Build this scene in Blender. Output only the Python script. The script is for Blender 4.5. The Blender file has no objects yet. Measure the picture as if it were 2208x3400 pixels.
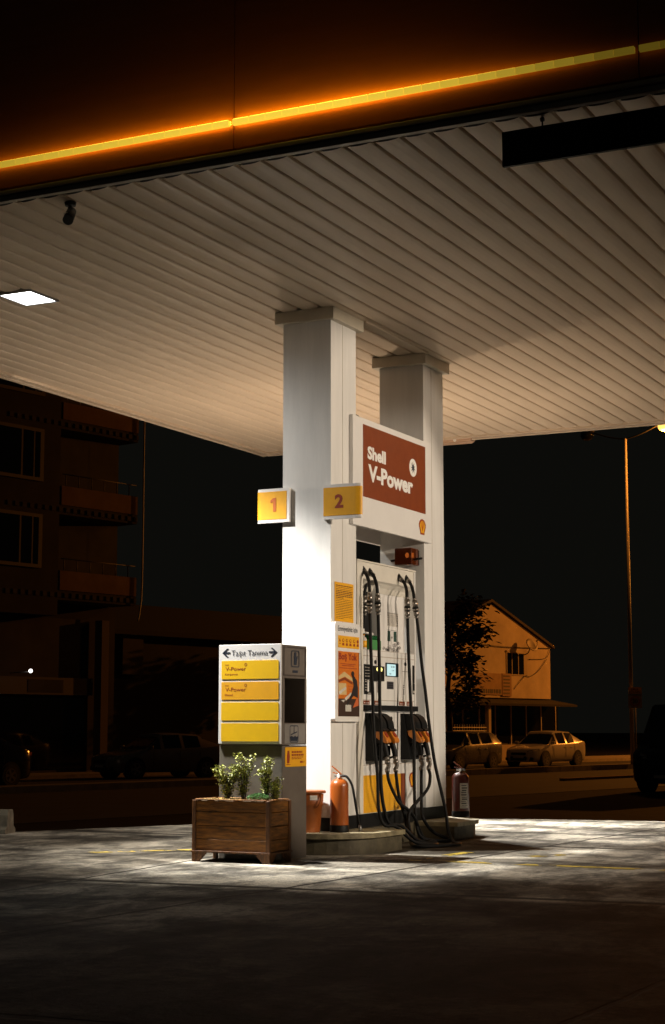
import bpy, bmesh, math, random
from mathutils import Vector, Matrix
random.seed(7)
sc = bpy.context.scene
COL = sc.collection
R = math.radians
PI = math.pi

# ------------------------------------------------------------------ materials
MATS = {}
def mat(name, col, rough=0.5, metal=0.0, var=0.0, vscale=6.0, bump=0.0, bscale=40.0, emit=None, estr=0.0,
        trans=0.0, spec=0.5, stretch=None, var2=None):
    """procedural principled material; var darkens/lightens the base colour with noise, bump roughens it"""
    if name in MATS: return MATS[name]
    m = bpy.data.materials.new(name); m.use_nodes = True
    nt = m.node_tree; N = nt.nodes; L = nt.links
    b = N['Principled BSDF']
    b.inputs['Roughness'].default_value = rough
    b.inputs['Metallic'].default_value = metal
    b.inputs['Specular IOR Level'].default_value = spec
    if trans: b.inputs['Transmission Weight'].default_value = trans
    c = (col[0], col[1], col[2], 1)
    b.inputs['Base Color'].default_value = c
    vec = None
    if var or bump:
        tc = N.new('ShaderNodeTexCoord'); vec = tc.outputs['Object']
        if stretch:
            mp = N.new('ShaderNodeMapping'); mp.inputs['Scale'].default_value = stretch
            L.new(vec, mp.inputs['Vector']); vec = mp.outputs['Vector']
    if var:
        n = N.new('ShaderNodeTexNoise'); n.inputs['Scale'].default_value = vscale
        n.inputs['Detail'].default_value = 6; n.inputs['Roughness'].default_value = 0.65
        L.new(vec, n.inputs['Vector'])
        r = N.new('ShaderNodeValToRGB')
        r.color_ramp.elements[0].position = 0.32; r.color_ramp.elements[1].position = 0.7
        d = var2 if var2 else tuple(x*(1-var) for x in col)
        u = tuple(min(1, x*(1+var*0.35)) for x in col)
        r.color_ramp.elements[0].color = (d[0], d[1], d[2], 1); r.color_ramp.elements[1].color = (u[0], u[1], u[2], 1)
        L.new(n.outputs['Fac'], r.inputs['Fac']); L.new(r.outputs['Color'], b.inputs['Base Color'])
        mr = N.new('ShaderNodeMapRange'); mr.inputs['To Min'].default_value = min(1, rough+0.12); mr.inputs['To Max'].default_value = max(0.03, rough-0.08)
        L.new(n.outputs['Fac'], mr.inputs['Value']); L.new(mr.outputs['Result'], b.inputs['Roughness'])
    if bump:
        n2 = N.new('ShaderNodeTexNoise'); n2.inputs['Scale'].default_value = bscale; n2.inputs['Detail'].default_value = 5
        L.new(vec, n2.inputs['Vector'])
        bp = N.new('ShaderNodeBump'); bp.inputs['Strength'].default_value = bump; bp.inputs['Distance'].default_value = 0.01
        L.new(n2.outputs['Fac'], bp.inputs['Height']); L.new(bp.outputs['Normal'], b.inputs['Normal'])
    if emit:
        b.inputs['Emission Color'].default_value = (emit[0], emit[1], emit[2], 1)
        b.inputs['Emission Strength'].default_value = estr
    MATS[name] = m
    return m

white = mat('white_cladding', (.78,.765,.74), .42, var=.12, vscale=2.2, bump=.05, bscale=60, stretch=(3,3,.35))
soffit_m = mat('soffit_metal', (.74,.60,.46), .45, var=.16, vscale=.8, bump=.05, bscale=30, stretch=(1,.3,1))
cap_m = mat('cap_metal', (.62,.56,.45), .45, var=.15, vscale=3)
panel_m = mat('panel_white', (.78,.76,.74), .42, var=.06, vscale=2)
cream = mat('cream_plastic', (.74,.70,.62), .45, var=.12, vscale=3)
grey_m = mat('kiosk_grey', (.175,.155,.125), .5, var=.4, vscale=5, bump=.05)
brown_grey = mat('kiosk_side_grey', (.13,.105,.085), .55, var=.15, vscale=5, bump=.08, bscale=80)
yellow = mat('sign_yellow', (.86,.52,.010), .4, var=.07, vscale=7)
yellow2 = mat('sheet_yellow', (.84,.41,.012), .45, var=.08, vscale=9)
amber_y = mat('sign_amber', (.80,.36,.015), .4, var=.1, vscale=7)
redbrown = mat('sign_redbrown', (.22,.040,.004), .5, var=.10, vscale=5)
letter_w = mat('letter_white', (.85,.83,.80), .5)
navy = mat('letter_navy', (.012,.018,.035), .5)
dkred = mat('letter_dark_red', (.30,.035,.01), .5)
orange_num = mat('letter_orange', (.55,.13,.015), .5)
black = mat('black_plastic', (.008,.008,.008), .55, spec=.25, var=.3, vscale=9)
rubber = mat('hose_rubber', (.008,.008,.008), .60, spec=.22, var=.25, vscale=12)
chrome = mat('worn_chrome', (.34,.31,.28), .34, 1.0, var=.35, vscale=25)
steel = mat('dull_steel', (.30,.29,.28), .42, .8, var=.3, vscale=15)
orange_p = mat('orange_plastic', (.62,.20,.02), .38, var=.18, vscale=14)
ext_red = mat('extinguisher_red', (.36,.085,.012), .28, var=.15, vscale=6)
ext_shaded = mat('extinguisher_shaded_red', (.085,.011,.005), .34, var=.15, vscale=6)  # red darkened in the colour because this one is lit from behind
bin_m = mat('bin_orange', (.30,.078,.012), .42, var=.2, vscale=8)
label_p = mat('paper_label', (.62,.58,.52), .6, var=.25, vscale=30)
wood = mat('stained_wood', (.27,.100,.010), .55, var=.8, vscale=5, bump=.25, bscale=14, stretch=(1.2,1.2,9))
wood_d = mat('stained_wood_dark', (.14,.05,.008), .55, var=.7, vscale=6, bump=.25, bscale=14, stretch=(8,8,1.2))
soil = mat('potting_soil', (.10,.065,.03), .9, var=.6, vscale=30, bump=.6, bscale=60)
leaf_m = mat('shrub_leaf', (.40,.43,.09), .45, var=.75, vscale=26)
leaf_g = mat('groundcover_leaf', (.26,.42,.22), .45, var=.35, vscale=20)
stem_m = mat('shrub_stem', (.09,.06,.035), .8, var=.3, vscale=20)
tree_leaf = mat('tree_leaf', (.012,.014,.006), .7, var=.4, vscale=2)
bark = mat('tree_bark', (.06,.045,.03), .9, var=.4, vscale=6, bump=.4)
kerb_m = mat('painted_kerb', (.30,.255,.15), .6, var=.55, vscale=7, bump=.3, bscale=30)
kerb_d = mat('island_side', (.12,.10,.06), .65, var=.6, vscale=4, bump=.35, bscale=25)
conc_b = mat('block_concrete', (.13,.11,.075), .8, var=.5, vscale=9, bump=.5, bscale=30)
fascia_m = mat('fascia_orange', (.56,.155,.013), .42, var=.08, vscale=4, bump=.05, bscale=80, stretch=(.3,1,3))
trim_m = mat('trim_grey', (.52,.46,.40), .5, var=.15, vscale=3)
dark_m = mat('dark_metal', (.008,.008,.008), .6, var=.2, vscale=4)
amber_glass = mat('amber_lens', (.11,.022,.004), .10, trans=.3)
glass_d = mat('dark_glass', (.006,.007,.008), .06, spec=.8)
green_d = mat('bottle_green_dark', (.012,.10,.03), .25)
green_l = mat('bottle_green_light', (.10,.36,.12), .25, trans=.2)
shutter = mat('shutter_green', (.02,.06,.045), .5)
pencil = mat('drawing_grey', (.28,.26,.25), .7)
stucco = mat('house_stucco', (.55,.45,.33), .85, var=.22, vscale=.8, bump=.3, bscale=8)
stucco_o = mat('balcony_render', (.16,.08,.036), .85, var=.2, vscale=1.5)
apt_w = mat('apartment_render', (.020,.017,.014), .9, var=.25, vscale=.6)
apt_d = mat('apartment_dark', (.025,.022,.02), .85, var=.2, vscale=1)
tile = mat('roof_tile', (.035,.022,.016), .85, var=.3, vscale=6, bump=.4, bscale=12)
banner_m = mat('banner_canvas', (.34,.20,.09), .7, var=.2, vscale=3)
pole_m = mat('galvanised', (.42,.40,.37), .5, .3, var=.15, vscale=4)
kerbstone = mat('kerbstone', (.26,.22,.17), .8, var=.35, vscale=3, bump=.3)
asphalt = mat('asphalt', (.016,.015,.014), .9, spec=.1, var=.35, vscale=2.5, bump=.5, bscale=60)
road_m = mat('road_asphalt', (.026,.023,.02), .75, var=.3, vscale=.6, bump=.3, bscale=30)
tyre = mat('tyre', (.012,.012,.012), .7)
rim_m = mat('alloy', (.30,.29,.28), .35, .8, var=.2, vscale=9)
paint_w = mat('paint_white', (.62,.60,.56), .22, var=.05, vscale=3)
paint_s = mat('paint_silver', (.23,.225,.22), .25, .4, var=.05, vscale=3)
paint_t = mat('paint_tan', (.26,.22,.17), .22, .3, var=.05, vscale=3)
paint_k = mat('paint_black', (.01,.01,.011), .15)
head_g = mat('headlamp_glass', (.35,.35,.35), .08, spec=.8)
tail_g = mat('tail_lamp_red', (.30,.02,.01), .12)

# ------------------------------------------------------------------ object helpers
def thing(name, loc=(0,0,0), label=None, cat=None, group=None, rz=0.0):
    o = bpy.data.objects.new(name, None); COL.objects.link(o)
    o.location = loc; o.rotation_euler = (0,0,rz); o.empty_display_size = .1
    if label: o['label'] = label
    if cat: o['category'] = cat
    if group: o['group'] = group
    return o
def tag(o, label=None, cat=None, group=None, kind=None):
    if label: o['label'] = label
    if cat: o['category'] = cat
    if group: o['group'] = group
    if kind: o['kind'] = kind
    return o
def rootloc(p):
    v = Vector((0,0,0))
    while p is not None:
        v = v + p.location; p = p.parent
    return v

class MB:
    """collects shapes; build() links them as one mesh object. Points are world points (or local when local=True)."""
    def __init__(s): s.v = []; s.f = []; s.sm = []
    def add(s, vs, fs, smooth=False):
        k = len(s.v); s.v += [tuple(v) for v in vs]
        for f in fs: s.f.append(tuple(i+k for i in f)); s.sm.append(smooth)
        return s
    def box(s, x0,x1,y0,y1,z0,z1, bev=0.0):
        if bev <= 0:
            vs = [(x,y,z) for z in (z0,z1) for y in (y0,y1) for x in (x0,x1)]
            return s.add(vs, [(0,2,3,1),(4,5,7,6),(0,1,5,4),(2,6,7,3),(0,4,6,2),(1,3,7,5)])
        b = bm = bmesh.new(); bmesh.ops.create_cube(bm, size=1)
        for v in bm.verts:
            v.co = Vector(((x0+x1)/2+v.co.x*(x1-x0), (y0+y1)/2+v.co.y*(y1-y0), (z0+z1)/2+v.co.z*(z1-z0)))
        bmesh.ops.bevel(bm, geom=bm.edges[:], offset=bev, segments=2, profile=.5, affect='EDGES')
        bm.verts.index_update()
        s.add([v.co[:] for v in bm.verts], [tuple(v.index for v in f.verts) for f in bm.faces]); bm.free()
        return s
    def prism(s, pts, a, b, axis):
        """polygon pts extruded along axis from a to b; pts are the other two coordinates in order"""
        def p(q, t):
            return (t,q[0],q[1]) if axis == 0 else (q[0],t,q[1]) if axis == 1 else (q[0],q[1],t)
        n = len(pts)
        vs = [p(q,a) for q in pts]+[p(q,b) for q in pts]
        fs = [tuple(range(n)), tuple(range(2*n-1, n-1, -1))]+[(i,i+n,(i+1)%n+n,(i+1)%n) for i in range(n)]
        return s.add(vs, fs)
    def cyl(s, p, q, r0, r1=None, n=16, cap=True):
        r1 = r0 if r1 is None else r1
        p, q = Vector(p), Vector(q); d = (q-p).normalized()
        a = d.orthogonal().normalized(); b = d.cross(a)
        vs = []
        for c, r in ((p,r0),(q,r1)):
            vs += [c+a*(r*math.cos(2*PI*i/n))+b*(r*math.sin(2*PI*i/n)) for i in range(n)]
        k = len(s.v)
        s.add(vs, [(i,(i+1)%n,(i+1)%n+n,i+n) for i in range(n)], True)
        if cap: s.f += [tuple(k+i for i in range(n-1,-1,-1)), tuple(k+n+i for i in range(n))]; s.sm += [False, False]
        return s
    def lathe(s, c, prof, n=24, axis=2):
        """prof = [(r,h)...] turned about the vertical through c"""
        c = Vector(c); vs = []
        for r, h in prof:
            for i in range(n):
                t = 2*PI*i/n
                vs.append((c.x+r*math.cos(t), c.y+r*math.sin(t), c.z+h))
        fs = []
        for j in range(len(prof)-1):
            for i in range(n):
                fs.append((j*n+i, j*n+(i+1)%n, (j+1)*n+(i+1)%n, (j+1)*n+i))
        s.add(vs, fs, True)
        k = len(s.v)-len(vs)
        s.f += [tuple(k+i for i in range(n-1,-1,-1)), tuple(k+(len(prof)-1)*n+i for i in range(n))]; s.sm += [False, False]
        return s
    def tube(s, pts, r, n=10, sub=6, radii=None):
        P = smooth_path(pts, sub) if sub > 1 else [Vector(p) for p in pts]
        m = len(P); rings = []; up = None
        for i, p in enumerate(P):
            t = (P[min(i+1,m-1)]-P[max(i-1,0)]).normalized()
            if up is None: up = t.orthogonal().normalized()
            up = (up - t*up.dot(t)).normalized(); bb = t.cross(up)
            rr = r if radii is None else radii[0]+(radii[1]-radii[0])*i/(m-1)
            rings.append([p+up*(rr*math.cos(2*PI*k/n))+bb*(rr*math.sin(2*PI*k/n)) for k in range(n)])
        vs = [v for g in rings for v in g]
        fs = [(j*n+i, j*n+(i+1)%n, (j+1)*n+(i+1)%n, (j+1)*n+i) for j in range(m-1) for i in range(n)]
        s.add(vs, fs, True)
        k = len(s.v)-len(vs)
        s.f += [tuple(k+i for i in range(n-1,-1,-1)), tuple(k+(m-1)*n+i for i in range(n))]; s.sm += [False, False]
        return s
    def build(s, name, m, parent=None, local=False):
        off = Vector((0,0,0)) if (parent is None or local) else rootloc(parent)
        me = bpy.data.meshes.new(name)
        me.from_pydata([tuple(Vector(v)-off) for v in s.v], [], s.f)
        bm = bmesh.new(); bm.from_mesh(me); bmesh.ops.recalc_face_normals(bm, faces=bm.faces[:]); bm.to_mesh(me); bm.free()
        me.polygons.foreach_set('use_smooth', s.sm)
        me.materials.append(m); me.update()
        o = bpy.data.objects.new(name, me); COL.objects.link(o)
        if parent is not None: o.parent = parent
        return o
def smooth_path(pts, sub):
    P = [Vector(p) for p in pts]; out = []
    for i in range(len(P)-1):
        p0 = P[max(i-1,0)]; p1 = P[i]; p2 = P[i+1]; p3 = P[min(i+2,len(P)-1)]
        for k in range(sub):
            t = k/sub
            out.append(.5*((2*p1)+(p2-p0)*t+(2*p0-5*p1+4*p2-p3)*t*t+(3*p1-p0-3*p2+p3)*t*t*t))
    out.append(P[-1]); return out
def box(name, m, parent, x0,x1,y0,y1,z0,z1, bev=0.0, local=False):
    return MB().box(x0,x1,y0,y1,z0,z1,bev).build(name, m, parent, local)
def copy_tree(o, parent=None):
    c = o.copy(); COL.objects.link(c)
    if parent is not None: c.parent = parent
    for ch in list(o.children): copy_tree(ch, c)
    return c

# lettering: real mesh letters a couple of millimetres thick
_tc = {}
def text_mesh(body, bold):
    key = (body, bold)
    if key in _tc: return _tc[key]
    cu = bpy.data.curves.new('t', 'FONT'); cu.body = body; cu.size = 1; cu.offset = bold; cu.extrude = 0; cu.resolution_u = 3
    o = bpy.data.objects.new('t', cu); COL.objects.link(o)
    bpy.context.view_layer.update()
    dg = bpy.context.evaluated_depsgraph_get()
    me = bpy.data.meshes.new_from_object(o.evaluated_get(dg))
    vs = [(v.co.x, v.co.y) for v in me.vertices]; fs = [tuple(p.vertices) for p in me.polygons]
    bpy.data.objects.remove(o); bpy.data.curves.remove(cu); bpy.data.meshes.remove(me)
    _tc[key] = (vs, fs); return vs, fs
def text(mb, body, face, plane, u, v, cap, width=None, bold=0.02, shear=0.0):
    """face 'X': letters on the plane x=plane read from +X (u=y, v=z); face 'F': on y=plane read from -Y (u=x, v=z)"""
    hv, _ = text_mesh('H', bold); hh = max(y for x,y in hv)-min(y for x,y in hv)
    vs, fs = text_mesh(body, bold)
    if not vs: return mb
    x0 = min(x for x,y in vs); x1 = max(x for x,y in vs)
    sv = cap/hh; su = width/(x1-x0) if width else sv
    for th in (0.0015,):
        pts = []
        for x, y in vs:
            a = u+(x-x0)*su+shear*y*sv; b = v+y*sv
            pts.append((plane, a, b) if face == 'X' else (a, plane, b))
        mb.add(pts, fs)
    return mb
def plate(mb, face, plane, pts, th=.002):
    """flat coloured patch with a little thickness on a wall plane"""
    if face == 'X': return mb.prism(pts, plane-th, plane, 0)
    return mb.prism(pts, plane, plane+th, 1)
def rect(u0,u1,v0,v1): return [(u0,v0),(u1,v0),(u1,v1),(u0,v1)]
def ell(cu,cv,ru,rv,n=20,a0=0,a1=2*PI):
    full = abs(a1-a0-2*PI) < 1e-6
    return [(cu+ru*math.cos(a0+(a1-a0)*i/(n if full else n-1)), cv+rv*math.sin(a0+(a1-a0)*i/(n if full else n-1))) for i in range(n)]
def rrect(u0,u1,v0,v1,r,n=5):
    p = []
    for cu,cv,a in ((u1-r,v0+r,-PI/2),(u1-r,v1-r,0),(u0+r,v1-r,PI/2),(u0+r,v0+r,PI)):
        p += [(cu+r*math.cos(a+PI/2*i/n), cv+r*math.sin(a+PI/2*i/n)) for i in range(n+1)]
    return p
def scallop(cu,cv,w,h):
    """outline of a scallop shell, w wide and h tall, centred on cu,cv"""
    p = [(cu-w*.30,cv-h*.5),(cu+w*.30,cv-h*.5),(cu+w*.32,cv-h*.33)]
    n = 22
    for i in range(n+1):
        a = -.62+(PI+1.24)*i/n
        k = 1+.035*math.cos(7*2*(a-PI/2))
        p.append((cu+w*.5*k*math.cos(a), cv+.09*h+h*.41*k*math.sin(a)))
    p.append((cu-w*.32,cv-h*.33)); return p

# ------------------------------------------------------------------ camera
CAM = (0.0, 0.0, 1.1); F, PITCH, ROLL, YAW = 5569.0, 0.12777, 0.00024, -0.459075
cy, sy = math.cos(YAW), math.sin(YAW)
fw = Vector((sy*math.cos(PITCH), cy*math.cos(PITCH), math.sin(PITCH)))
r_ = Vector((cy,-sy,0)); u_ = r_.cross(fw)
rr = r_*math.cos(ROLL)+u_*math.sin(ROLL); uu = -r_*math.sin(ROLL)+u_*math.cos(ROLL)
cd = bpy.data.cameras.new('Camera'); cam = bpy.data.objects.new('Camera', cd); COL.objects.link(cam)
cam.matrix_world = Matrix(((rr.x,uu.x,-fw.x,CAM[0]),(rr.y,uu.y,-fw.y,CAM[1]),(rr.z,uu.z,-fw.z,CAM[2]),(0,0,0,1)))
cd.sensor_fit = 'VERTICAL'; cd.sensor_height = 36; cd.lens = F/3400*36; cd.clip_end = 600; cd.clip_start = .1
sc.camera = cam

# ------------------------------------------------------------------ ground
def ground_material():
    m = bpy.data.materials.new('forecourt_concrete'); m.use_nodes = True
    nt = m.node_tree; N = nt.nodes; L = nt.links; b = N['Principled BSDF']
    geo = N.new('ShaderNodeNewGeometry'); pos = geo.outputs['Position']
    def noise(scale, detail=8, rough=.65, st=None, dist=0):
        v = pos
        if st:
            mp = N.new('ShaderNodeMapping'); mp.inputs['Scale'].default_value = st; mp.inputs['Rotation'].default_value = (0,0,.35)
            L.new(pos, mp.inputs['Vector']); v = mp.outputs['Vector']
        n = N.new('ShaderNodeTexNoise'); n.inputs['Scale'].default_value = scale; n.inputs['Detail'].default_value = detail
        n.inputs['Roughness'].default_value = rough; n.inputs['Distortion'].default_value = dist
        L.new(v, n.inputs['Vector']); return n.outputs['Fac']
    def math_(op, a, bb=None, clamp=False):
        k = N.new('ShaderNodeMath'); k.operation = op; k.use_clamp = clamp
        for i, x in enumerate((a, bb)):
            if x is None: continue
            if isinstance(x, (int,float)): k.inputs[i].default_value = x
            else: L.new(x, k.inputs[i])
        return k.outputs[0]
    def ramp(f, stops):
        r = N.new('ShaderNodeValToRGB'); e = r.color_ramp.elements
        while len(e) < len(stops): e.new(.5)
        for q, (p, c) in zip(e, stops): q.position = p; q.color = (c[0],c[1],c[2],1)
        L.new(f, r.inputs['Fac']); return r.outputs['Color']
    def mix(f, a, c, mode='MIX'):
        k = N.new('ShaderNodeMix'); k.data_type = 'RGBA'; k.blend_type = mode
        if isinstance(f, (int,float)): k.inputs['Factor'].default_value = f
        else: L.new(f, k.inputs['Factor'])
        for i, x in ((6,a),(7,c)):
            if isinstance(x, tuple): k.inputs[i].default_value = (x[0],x[1],x[2],1)
            else: L.new(x, k.inputs[i])
        return k.outputs[2]
    big = noise(.55, 6, .6, (1,1.6,1), .6); midn = noise(2.6, 8, .7, (1,.55,1), .4); fine = noise(17, 6, .7); grit = noise(75, 4, .7)
    base = ramp(big, [(.32,(.07,.064,.055)),(.46,(.24,.222,.19)),(.60,(.66,.62,.54))])
    base = mix(.75, base, ramp(midn, [(.36,(.15,.145,.14)),(.46,(.55,.54,.52)),(.55,(1.45,1.41,1.33))]), 'MULTIPLY')
    base = mix(.75, base, ramp(fine, [(.33,(.40,.40,.40)),(.55,(1,1,1)),(.72,(1.25,1.22,1.15))]), 'MULTIPLY')
    base = mix(.6, base, ramp(grit, [(.36,(.35,.34,.32)),(.5,(1,1,1)),(.66,(1.2,1.2,1.2))]), 'MULTIPLY')
    sep0 = N.new('ShaderNodeSeparateXYZ'); L.new(pos, sep0.inputs[0])
    front_dark = math_('SUBTRACT', 10.72, math_('ADD', math_('ADD', sep0.outputs[1], math_('MULTIPLY', sep0.outputs[0], -.055)), math_('MULTIPLY', midn, .25)))
    front_dark = math_('MULTIPLY', math_('ADD', front_dark, .10), 5.0, True)
    base = mix(math_('MULTIPLY', front_dark, .85), base, mix(1.0, base, (.05,.046,.045), 'MULTIPLY'))  # front slab's darker concrete, deepened to paint in the falloff of light
    px0, py0 = sep0.outputs[0], sep0.outputs[1]
    def side(a, c, k, sg):
        e = math_('SUBTRACT', math_('ADD', math_('MULTIPLY', px0, a), math_('MULTIPLY', py0, c)), k)
        return math_('MULTIPLY', math_('ADD', math_('MULTIPLY', e, sg), math_('MULTIPLY', math_('SUBTRACT', midn, .5), .3)), 6.0, True)
    base = mix(math_('MULTIPLY', side(1,.085,-6.322,-1), .85), base, mix(1.0, base, (.26,.245,.225), 'MULTIPLY'))  # side slabs' own darker tone, deepened to paint in the light's falloff
    base = mix(math_('MULTIPLY', side(1,-.0562,-5.5,1), .8), base, mix(1.0, base, (.34,.31,.28), 'MULTIPLY'))
    base = mix(math_('MULTIPLY', side(0,1,15.13,1), .0), base, mix(1.0, base, (.5,.47,.43), 'MULTIPLY'))
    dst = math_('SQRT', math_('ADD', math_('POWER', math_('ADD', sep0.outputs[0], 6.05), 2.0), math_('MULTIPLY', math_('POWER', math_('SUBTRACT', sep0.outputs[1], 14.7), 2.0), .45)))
    fuel = math_('MULTIPLY', math_('SUBTRACT', math_('ADD', .72, math_('MULTIPLY', midn, .35)), dst), 3.5, True)  # mask of the shade painted beside the pump
    base = mix(math_('MULTIPLY', fuel, .85), base, (.028,.024,.018))  # shade beside the pump painted into the concrete as a dark patch
    # oil spots
    vo = N.new('ShaderNodeTexVoronoi'); vo.inputs['Scale'].default_value = 1.7; L.new(pos, vo.inputs['Vector'])
    sp = math_('LESS_THAN', math_('ADD', vo.outputs['Distance'], math_('MULTIPLY', fine, .06)), .085)
    base = mix(math_('MULTIPLY', sp, .8), base, (.03,.026,.02))
    # sawn joints between the slabs
    sep = N.new('ShaderNodeSeparateXYZ'); L.new(pos, sep.inputs[0]); X, Y = sep.outputs[0], sep.outputs[1]
    wob = math_('MULTIPLY', math_('SUBTRACT', noise(1.8,4,.6), .5), .05)
    wob = math_('ADD', wob, math_('MULTIPLY', math_('SUBTRACT', noise(14,3,.6), .5), .02))
    lines = [(-.055,1,10.72,.075),(.0,1,15.13,.085),(1,-.0562,-6.117,.026),(1,.085,-6.322,.024),(1,-.05,-2.4,.024),(-.05,1,5.6,.05),(-.10,1,17.6,.06)]
    joint = None
    for a, c, k, w in lines:
        d = math_('ABSOLUTE', math_('ADD', math_('SUBTRACT', math_('ADD', math_('MULTIPLY',X,a), math_('MULTIPLY',Y,c)), k), wob))
        s = math_('SUBTRACT', 1.0, math_('DIVIDE', d, w), True)
        joint = s if joint is None else math_('MAXIMUM', joint, s)
    jm = math_('MULTIPLY', joint, 2.2, True)
    base = mix(math_('MULTIPLY', jm, .9), base, (.022,.019,.015))
    L.new(base, b.inputs['Base Color'])
    rg = N.new('ShaderNodeMapRange'); rg.inputs['To Min'].default_value = .92; rg.inputs['To Max'].default_value = .70; b.inputs['Specular IOR Level'].default_value = .05
    L.new(midn, rg.inputs['Value']); L.new(rg.outputs[0], b.inputs['Roughness'])
    h = math_('ADD', math_('MULTIPLY', midn, .7), math_('ADD', math_('MULTIPLY', fine, .5), math_('MULTIPLY', grit, .16)))
    h = math_('SUBTRACT', h, math_('MULTIPLY', jm, .5))
    bp = N.new('ShaderNodeBump'); bp.inputs['Strength'].default_value = .8; bp.inputs['Distance'].default_value = .03
    L.new(h, bp.inputs['Height']); L.new(bp.outputs['Normal'], b.inputs['Normal'])
    return m
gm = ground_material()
edge = [(9,-6),(9,20.3),(0,20.05),(-5.37,19.78),(-6.6,19.62),(-7.55,19.35),(-8.35,18.85),(-9.1,18.15),(-9.7,17.4),(-10.15,16.6),(-10.65,15.6),(-11.05,14.6),(-11.5,12.9),(-11.9,9),(-12.2,-6)]
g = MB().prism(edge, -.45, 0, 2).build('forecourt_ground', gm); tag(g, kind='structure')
cx_, cy_ = -2, 8
outer = []
for x, y in edge:
    d = Vector((x-cx_, y-cy_)).normalized(); outer.append((x+d.x*9, y+d.y*9))
n_ = len(edge)
ap = MB().add([(x,y,-.035) for x,y in edge]+[(x,y,-.556) for x,y in outer], [(i,(i+1)%n_,(i+1)%n_+n_,i+n_) for i in range(n_)]).build('apron_ground', asphalt); tag(ap, kind='structure')
gs = MB().box(-400,400,-200,500,-.9,-.56).build('ground', asphalt); tag(gs, kind='structure')

# street frame: N across the road, U along it
AZ = R(12); UV = Vector((math.sin(AZ), math.cos(AZ), 0)); NV = Vector((math.cos(AZ), -math.sin(AZ), 0))
def st(n, s, z=0.0): return NV*n+UV*s+Vector((0,0,z))
def strip(name, m, n0,n1,s0,s1,z0,z1):
    vs = [st(n,s,z) for z in (z0,z1) for s in (s0,s1) for n in (n0,n1)]
    return MB().add(vs, [(0,2,3,1),(4,5,7,6),(0,1,5,4),(2,6,7,3),(0,4,6,2),(1,3,7,5)]).build(name, m)
tag(strip('road', road_m, -32.8,-22.6,-120,260,-.7,-.552), kind='structure')
tag(strip('side_road', road_m, -41.2,-33.62,-120,260,-.7,-.552), kind='structure')
tag(strip('pavement', kerbstone, -46,-41.2,-120,260,-.7,-.43), kind='structure')
# kerbstones of the narrow median, each about a metre long
for k in range(24):
    s0 = 46.5+k*1.02
    o = strip('kerbstone', kerbstone, -33.6,-33.0,s0,s0+.99,-.6,-.36)
    tag(o, 'worn concrete kerbstone in the long row edging the road before the parked cars', 'kerbstone', 'kerbstones along the road')
tag(strip('median', kerbstone, -33.62,-32.8,-120,46.45,-.7,-.38), kind='structure')

# worn yellow paint lines
def worn_paint():
    m = mat('worn_yellow_paint', (.45,.32,.03), .6, var=.5, vscale=6, bump=.2)
    m2 = m.copy(); nt = m2.node_tree; N = nt.nodes; L = nt.links
    n = N.new('ShaderNodeTexNoise'); n.inputs['Scale'].default_value = 5; n.inputs['Detail'].default_value = 8
    g = N.new('ShaderNodeNewGeometry'); L.new(g.outputs['Position'], n.inputs['Vector'])
    c = N.new('ShaderNodeMath'); c.operation = 'GREATER_THAN'; c.inputs[1].default_value = .495; L.new(n.outputs['Fac'], c.inputs[0])
    L.new(c.outputs[0], N['Principled BSDF'].inputs['Alpha']); return m2
wp = worn_paint()
def paint(pts, w):
    mb = MB()
    for (x0,y0),(x1,y1) in zip(pts[:-1], pts[1:]):
        d = Vector((x1-x0,y1-y0,0)).normalized(); q = Vector((-d.y,d.x,0))*w/2
        a, b = Vector((x0,y0,.004)), Vector((x1,y1,.004))
        mb.add([a-q,b-q,b+q,a+q], [(0,1,2,3)])
    return mb
mk = paint([(-5.75,13.08),(-2.2,13.0)], .12); 
for a in ([(-5.70,13.15),(-5.62,14.1)], [(-8.62,12.58),(-7.93,13.32)], [(-4.96,13.88),(-4.68,14.34)], [(-4.3,16.8),(-4.0,18.4)]):
    p = paint(a, .11); mk.add(p.v, p.f)
tag(mk.build('road_markings', wp), kind='structure')

# ------------------------------------------------------------------ canopy
ZC = 4.965; XL, XR, YF, YB = -11.33, 9.0, 9.72, 20.72
can = thing('canopy', ((XL+XR)/2,(YF+YB)/2,ZC), 'flat petrol station canopy with slatted pale soffit and orange fascia', 'canopy')
prof = []; x = XL+.10; W = .2095
while x < XR-.3:
    prof += [(x+.0,ZC+.030),(x+.003,ZC+.008),(x+.020,ZC+.001),(x+.055,ZC-.003),(x+.105,ZC-.004),(x+.150,ZC+.0),(x+W-.030,ZC+.007),(x+W-.022,ZC+.016),(x+W-.020,ZC+.030)]; x += W
poly = []
mb = MB(); k = len(prof)
mb.add([(p[0],YF+.06,p[1]) for p in prof]+[(p[0],YB-.06,p[1]) for p in prof], [(i,i+1,i+1+k,i+k) for i in range(k-1)])
mb.build('soffit', soffit_m, can)
box('roof_deck', dark_m, can, XL+.05,XR-.05,YF+.1,YB-.1,5.10,7.5)
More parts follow.
